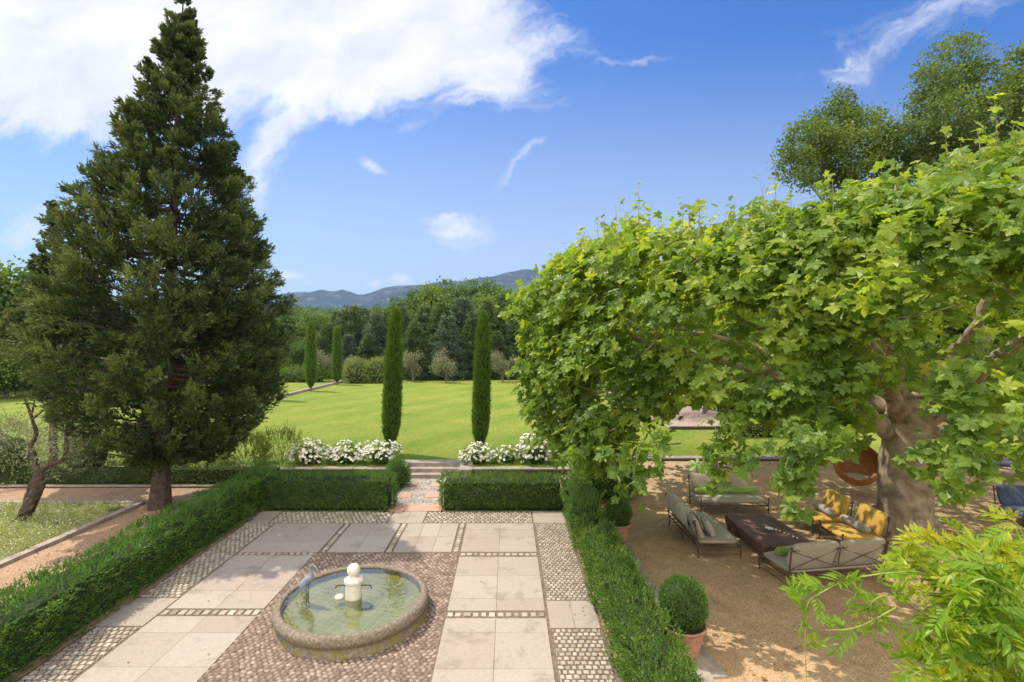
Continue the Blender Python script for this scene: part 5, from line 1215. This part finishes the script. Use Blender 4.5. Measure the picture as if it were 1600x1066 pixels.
# ------------------------------------------------------------------ mountains
def mountain_mat():
    m, t = new_mat('limestone_mountain'); co = t.n('ShaderNodeTexCoord').outputs['Object']
    n1 = t.noise(co, .006, 9, .68, .4); n2 = t.noise(t.vmath('MULTIPLY', co, (1, 1, .35)), .02, 8, .7)
    c = t.ramp(t.math('ADD', t.math('MULTIPLY', n1, .5), t.math('MULTIPLY', n2, .5)), [(.40, (.018, .03, .02)), (.52, (.045, .055, .04)), (.60, (.20, .19, .17))])
    b = t.n('ShaderNodeBump', {'Height': n2, 'Strength': 1.0, 'Distance': 90}).outputs[0]
    p = t.n('ShaderNodeBsdfPrincipled', {'Base Color': c, 'Roughness': .95, 'Specular IOR Level': .1, 'Normal': b}); t.n('ShaderNodeOutputMaterial', {0: p.outputs[0]}); return m
MM = mountain_mat()
def mountain(name, D, skyline, depth, seed, rough=14):
    px = np.linspace(skyline[0][0], skyline[-1][0], 240); ys = np.interp(px, [p[0] for p in skyline], [p[1] for p in skyline])
    v = np.linspace(0, 1, 46); V = []
    top = CAM_Z + (VY - ys) / F_PX * D
    x = (px - VX) / F_PX * D
    for q in v:
        yy = D - depth * (1 - q); prof = q ** 1.15
        P = np.stack([x, np.full_like(x, yy), 0 * x], 1)
        gull = snoise(P, .012, seed, 3) * rough * 1.6 * (1 - q ** 3) * (.25 + q) + snoise(P, .05, seed + 4, 2) * rough * .35
        V.append(np.stack([x, np.full_like(x, yy) + snoise(P, .01, seed + 2) * 40, top * prof + gull * (.15 + .85 * (q < .98))], 1))
    for q in (.6, 0.0): V.append(np.stack([x, np.full_like(x, D + depth * (1.2 - q)), top * q - 5], 1))
    V = np.concatenate(V); n2 = len(px); rows = len(v) + 2
    Fq = [(i * n2 + k, i * n2 + k + 1, (i + 1) * n2 + k + 1, (i + 1) * n2 + k) for i in range(rows - 1) for k in range(n2 - 1)]
    o = mesh_obj(name, V, [np.array(Fq)], MM, smooth=True); tag(o, kind='structure'); return o
mountain('mountains', 4300, [(-480, 500), (-300, 480), (0, 478), (200, 476), (360, 478), (420, 466), (436, 460), (462, 457), (490, 455), (503, 453), (520, 456), (536, 453), (548, 456), (562, 462), (572, 460), (600, 450), (625, 446), (645, 446), (700, 440), (725, 438), (745, 434), (765, 434), (790, 426), (812, 421), (828, 421), (850, 425), (880, 432), (940, 450), (1100, 470), (1400, 490), (2050, 505)], 1500, 401)

# ------------------------------------------------------------------ wisteria at the lower right, on the house wall close by
def wisteria():
    t = empty('climbing_plant', (2.9, 1.5, 0), 0, 'bright yellow green climbing plant with feathery leaves reaching in from the lower right', 'climbing plant')
    base = np.array([2.9, 1.5, 0])
    b = MB(); stems = []
    def W(px, py, D): return np.array(wp(px, py, D)) - base
    main = [[(0, 0, -.05), (-.1, .1, 1.4), (.0, .25, 2.6), (-.1, .5, 3.3), W(1500, 960, 2.4)]]
    q = smooth_path(main[0], 7); b.tube(q, np.linspace(.05, .02, len(q)), 9, jitter=.1)
    shoots = [[(1540, 960, 2.5), (1450, 900, 2.35), (1400, 895, 2.3), (1330, 905, 2.25), (1285, 925, 2.2), (1262, 945, 2.2), (1258, 1000, 2.2), (1260, 1066, 2.2)], [(1560, 900, 2.7), (1500, 850, 2.7), (1450, 838, 2.7), (1415, 850, 2.7)],
              [(1600, 940, 2.2), (1540, 905, 2.15), (1500, 925, 2.1), (1478, 960, 2.1), (1485, 1010, 2.1), (1530, 1060, 2.1)], [(1500, 930, 2.5), (1430, 925, 2.4), (1370, 935, 2.3), (1360, 960, 2.3), (1368, 1010, 2.3)], [(1400, 950, 2.3), (1340, 980, 2.2), (1290, 985, 2.2)],
              [(1600, 840, 3.0), (1590, 820, 3.0), (1570, 805, 3.0)], [(1590, 1060, 2.2), (1575, 990, 2.2), (1600, 930, 2.2)], [(1480, 1066, 2.4), (1440, 1050, 2.4), (1420, 1060, 2.4)], [(1600, 900, 2.5), (1560, 860, 2.6), (1500, 830, 2.7)]]
    for s in shoots:
        q = smooth_path([W(*p) for p in s], 6); b.tube(q, np.linspace(.0042, .0018, len(q)), 6, caps=False); stems.append(q)
    b.build('stem', plain('green_stem', (.30, .34, .08), .6, .3), t, True)
    # compound leaves: origin, direction, length
    O, D, L, C = [], [], [], []
    for si, q in enumerate(stems):
        n_ = [20, 12, 14, 13, 5, 6, 10, 6, 12][si]
        for f in np.linspace(.05, .98, n_):
            i = int(f * (len(q) - 1)); 
            if si == 0 and f > .80 and random.random() < .5: continue
            tan = norm(q[min(i + 1, len(q) - 1)] - q[max(i - 1, 0)]); O.append(q[i]); D.append(tan * .5 + rng.normal(size=3) * .75 + np.array([0, 0, .15])); L.append(rng.uniform(.08, .135) * (1 if f < .8 else .7)); C.append(rng.uniform(.55, 1.0))
    # mass of foliage in the corner
    for k in range(560):
        px = 1600 - 330 * rng.uniform(0, 1) ** 1.5 + rng.uniform(0, 60); py = rng.uniform(870, 1120); dd = rng.uniform(2.15, 3.1)
        edge = np.interp(px, [1400, 1440, 1470, 1510, 1600], [1250, 1040, 915, 880, 860])
        if px < 1440 and rng.uniform() < .6 and py > 940: continue
        if py < edge: continue
        O.append(W(px, py, dd)); D.append(rng.normal(size=3) * [1, .6, .6] + [-.45, -.25, .15]); L.append(rng.uniform(.11, .18)); C.append(np.clip(rng.uniform(.1, .85) - .25 * (dd - 2.3), 0, 1))
    for k in range(70):
        px = rng.uniform(1400, 1600); O.append(W(px, rng.uniform(835, 880) + (1500 - px) * .15, rng.uniform(2.5, 2.9))); D.append(rng.normal(size=3) * [1, .5, .5] + [-.5, -.2, .1]); L.append(rng.uniform(.09, .15)); C.append(rng.uniform(.4, 1))
    O = np.array(O); D = norm(np.array(D)); L = np.array(L); C = np.array(C); n = len(O)
    m = 11; s = np.array([.22, .22, .38, .38, .54, .54, .70, .70, .85, .85, 1.0]); side = np.array([1, -1] * 5 + [0])
    N0 = np.array([0, -.25, 1.0]) + rng.normal(size=(n, 3)) * .5; N0 = norm(N0 - D * (N0 * D).sum(1, keepdims=True)); S0 = np.cross(D, N0)
    droop = -(s[None] ** 2) * .35
    pos = O[:, None] + D[:, None] * (L[:, None] * s[None])[..., None]; pos[..., 2] += droop * L[:, None]
    T = D[:, None] * np.where(side == 0, 1, .75)[None, :, None] + S0[:, None] * side[None, :, None] * .85 + rng.normal(size=(n, m, 3)) * .13; T[..., 2] -= .22
    NN = np.repeat(N0[:, None], m, 1) + rng.normal(size=(n, m, 3)) * .25
    lf = np.repeat((L * .52)[:, None], m, 1) * rng.uniform(.8, 1.15, (n, m)); cc = np.repeat(C[:, None], m, 1) * .8 + rng.uniform(0, .2, (n, m))
    leaves('foliage', pos.reshape(-1, 3), T.reshape(-1, 3), NN.reshape(-1, 3), lf.ravel(), LEAF_LANCE, M['wisteria_leaf'], t, cc.ravel())
    b = MB()
    for i in range(n):
        e = O[i] + D[i] * L[i]; e[2] -= .35 * L[i]; mid = O[i] + D[i] * L[i] * .5; mid[2] -= .09 * L[i]; b.tube([O[i], mid, e], [.0022, .0018, .001], 4, caps=False)
    b.build('leaf_stalks', M['wisteria_leaf'], t)
wisteria()

# fallen leaves scattered over the gravel
n = 900; P = np.stack([rng.uniform(2.9, 20, n), rng.uniform(6, 20.5, n), 0 * rng.uniform(0, 1, n)], 1); P[:, 2] = .03 + .33 * sstep(P[:, 1], 16.2, 21)
o = leaves('fallen_leaves', P, rdir(n) * [1, 1, .1], np.array([[0, 0, 1.0]]) + rng.normal(size=P.shape) * .25, rng.uniform(.02, .07, n), LEAF_WIDE, leaf_mat('dry_leaf', (.16, .09, .04), (.30, .19, .08), (.42, .30, .12), trans=.15)); tag(o, kind='stuff')
n = 500; P = np.stack([rng.uniform(-16, -8.7, n), rng.uniform(8, 18, n), np.full(n, .02)], 1)
o = leaves('fallen_leaves', P, rdir(n) * [1, 1, .1], np.array([[0, 0, 1.0]]) + rng.normal(size=P.shape) * .25, rng.uniform(.02, .05, n), LEAF_WIDE, M['bark_dark']); tag(o, kind='stuff')

# grass blades over the near part of the lawn
n = 60000; gy_ = 20.7 + 19 * rng.uniform(0, 1, n) ** 1.5; gx_ = (rng.uniform(-560, 560, n)) / F_PX * gy_
P = np.stack([gx_, gy_, lawn_h(gx_[None], gy_[None])[0]], 1); P = P[lawn_keep(P[:, 0], P[:, 1])]; n = len(P)
o = spray_obj('lawn_grass', P, np.array([0, 0, 1.0]) + rng.normal(size=(n, 3)) * .35, .01, 3, .032, LEAF_NEEDLE, leaf_mat('grass_blade', (.12, .21, .02), (.20, .27, .03), (.31, .33, .06), trans=.3, big=3), None, r=np.clip(.5 + .3 * snoise(P, .6, 501, 2) + rng.uniform(-.3, .3, n), 0, .97)); tag(o, kind='stuff')
# a few dry leaves blown on to the terrace
n = 260; e = rng.uniform(0, 1, n); P = np.stack([np.where(e < .45, -7.5 + rng.exponential(.25, n), np.where(e < .8, 1.65 - rng.exponential(.2, n), rng.uniform(-7, 1.5, n))), rng.uniform(6.5, 15.5, n), np.full(n, .028)], 1)
o = leaves('fallen_leaves', P, rdir(n) * [1, 1, .1], np.array([[0, 0, 1.0]]) + rng.normal(size=P.shape) * .3, rng.uniform(.015, .045, n), LEAF_WIDE, bpy.data.materials['dry_leaf']); tag(o, kind='stuff')

# ------------------------------------------------------------------ haze
HAZE = True
if HAZE:
    b = MB(); b.box((0, 3200, 326), (15000, 6700, 668)); hz = b.build('haze', new_mat('haze')[0]); tag(hz, kind='stuff')
    t = NT(hz.data.materials[0].node_tree); pv = t.n('ShaderNodeVolumePrincipled', {'Color': (.42, .64, 1.0, 1), 'Density': .00010, 'Anisotropy': .3})
    om = t.n('ShaderNodeOutputMaterial'); t.t.links.new(pv.outputs[0], om.inputs['Volume'])
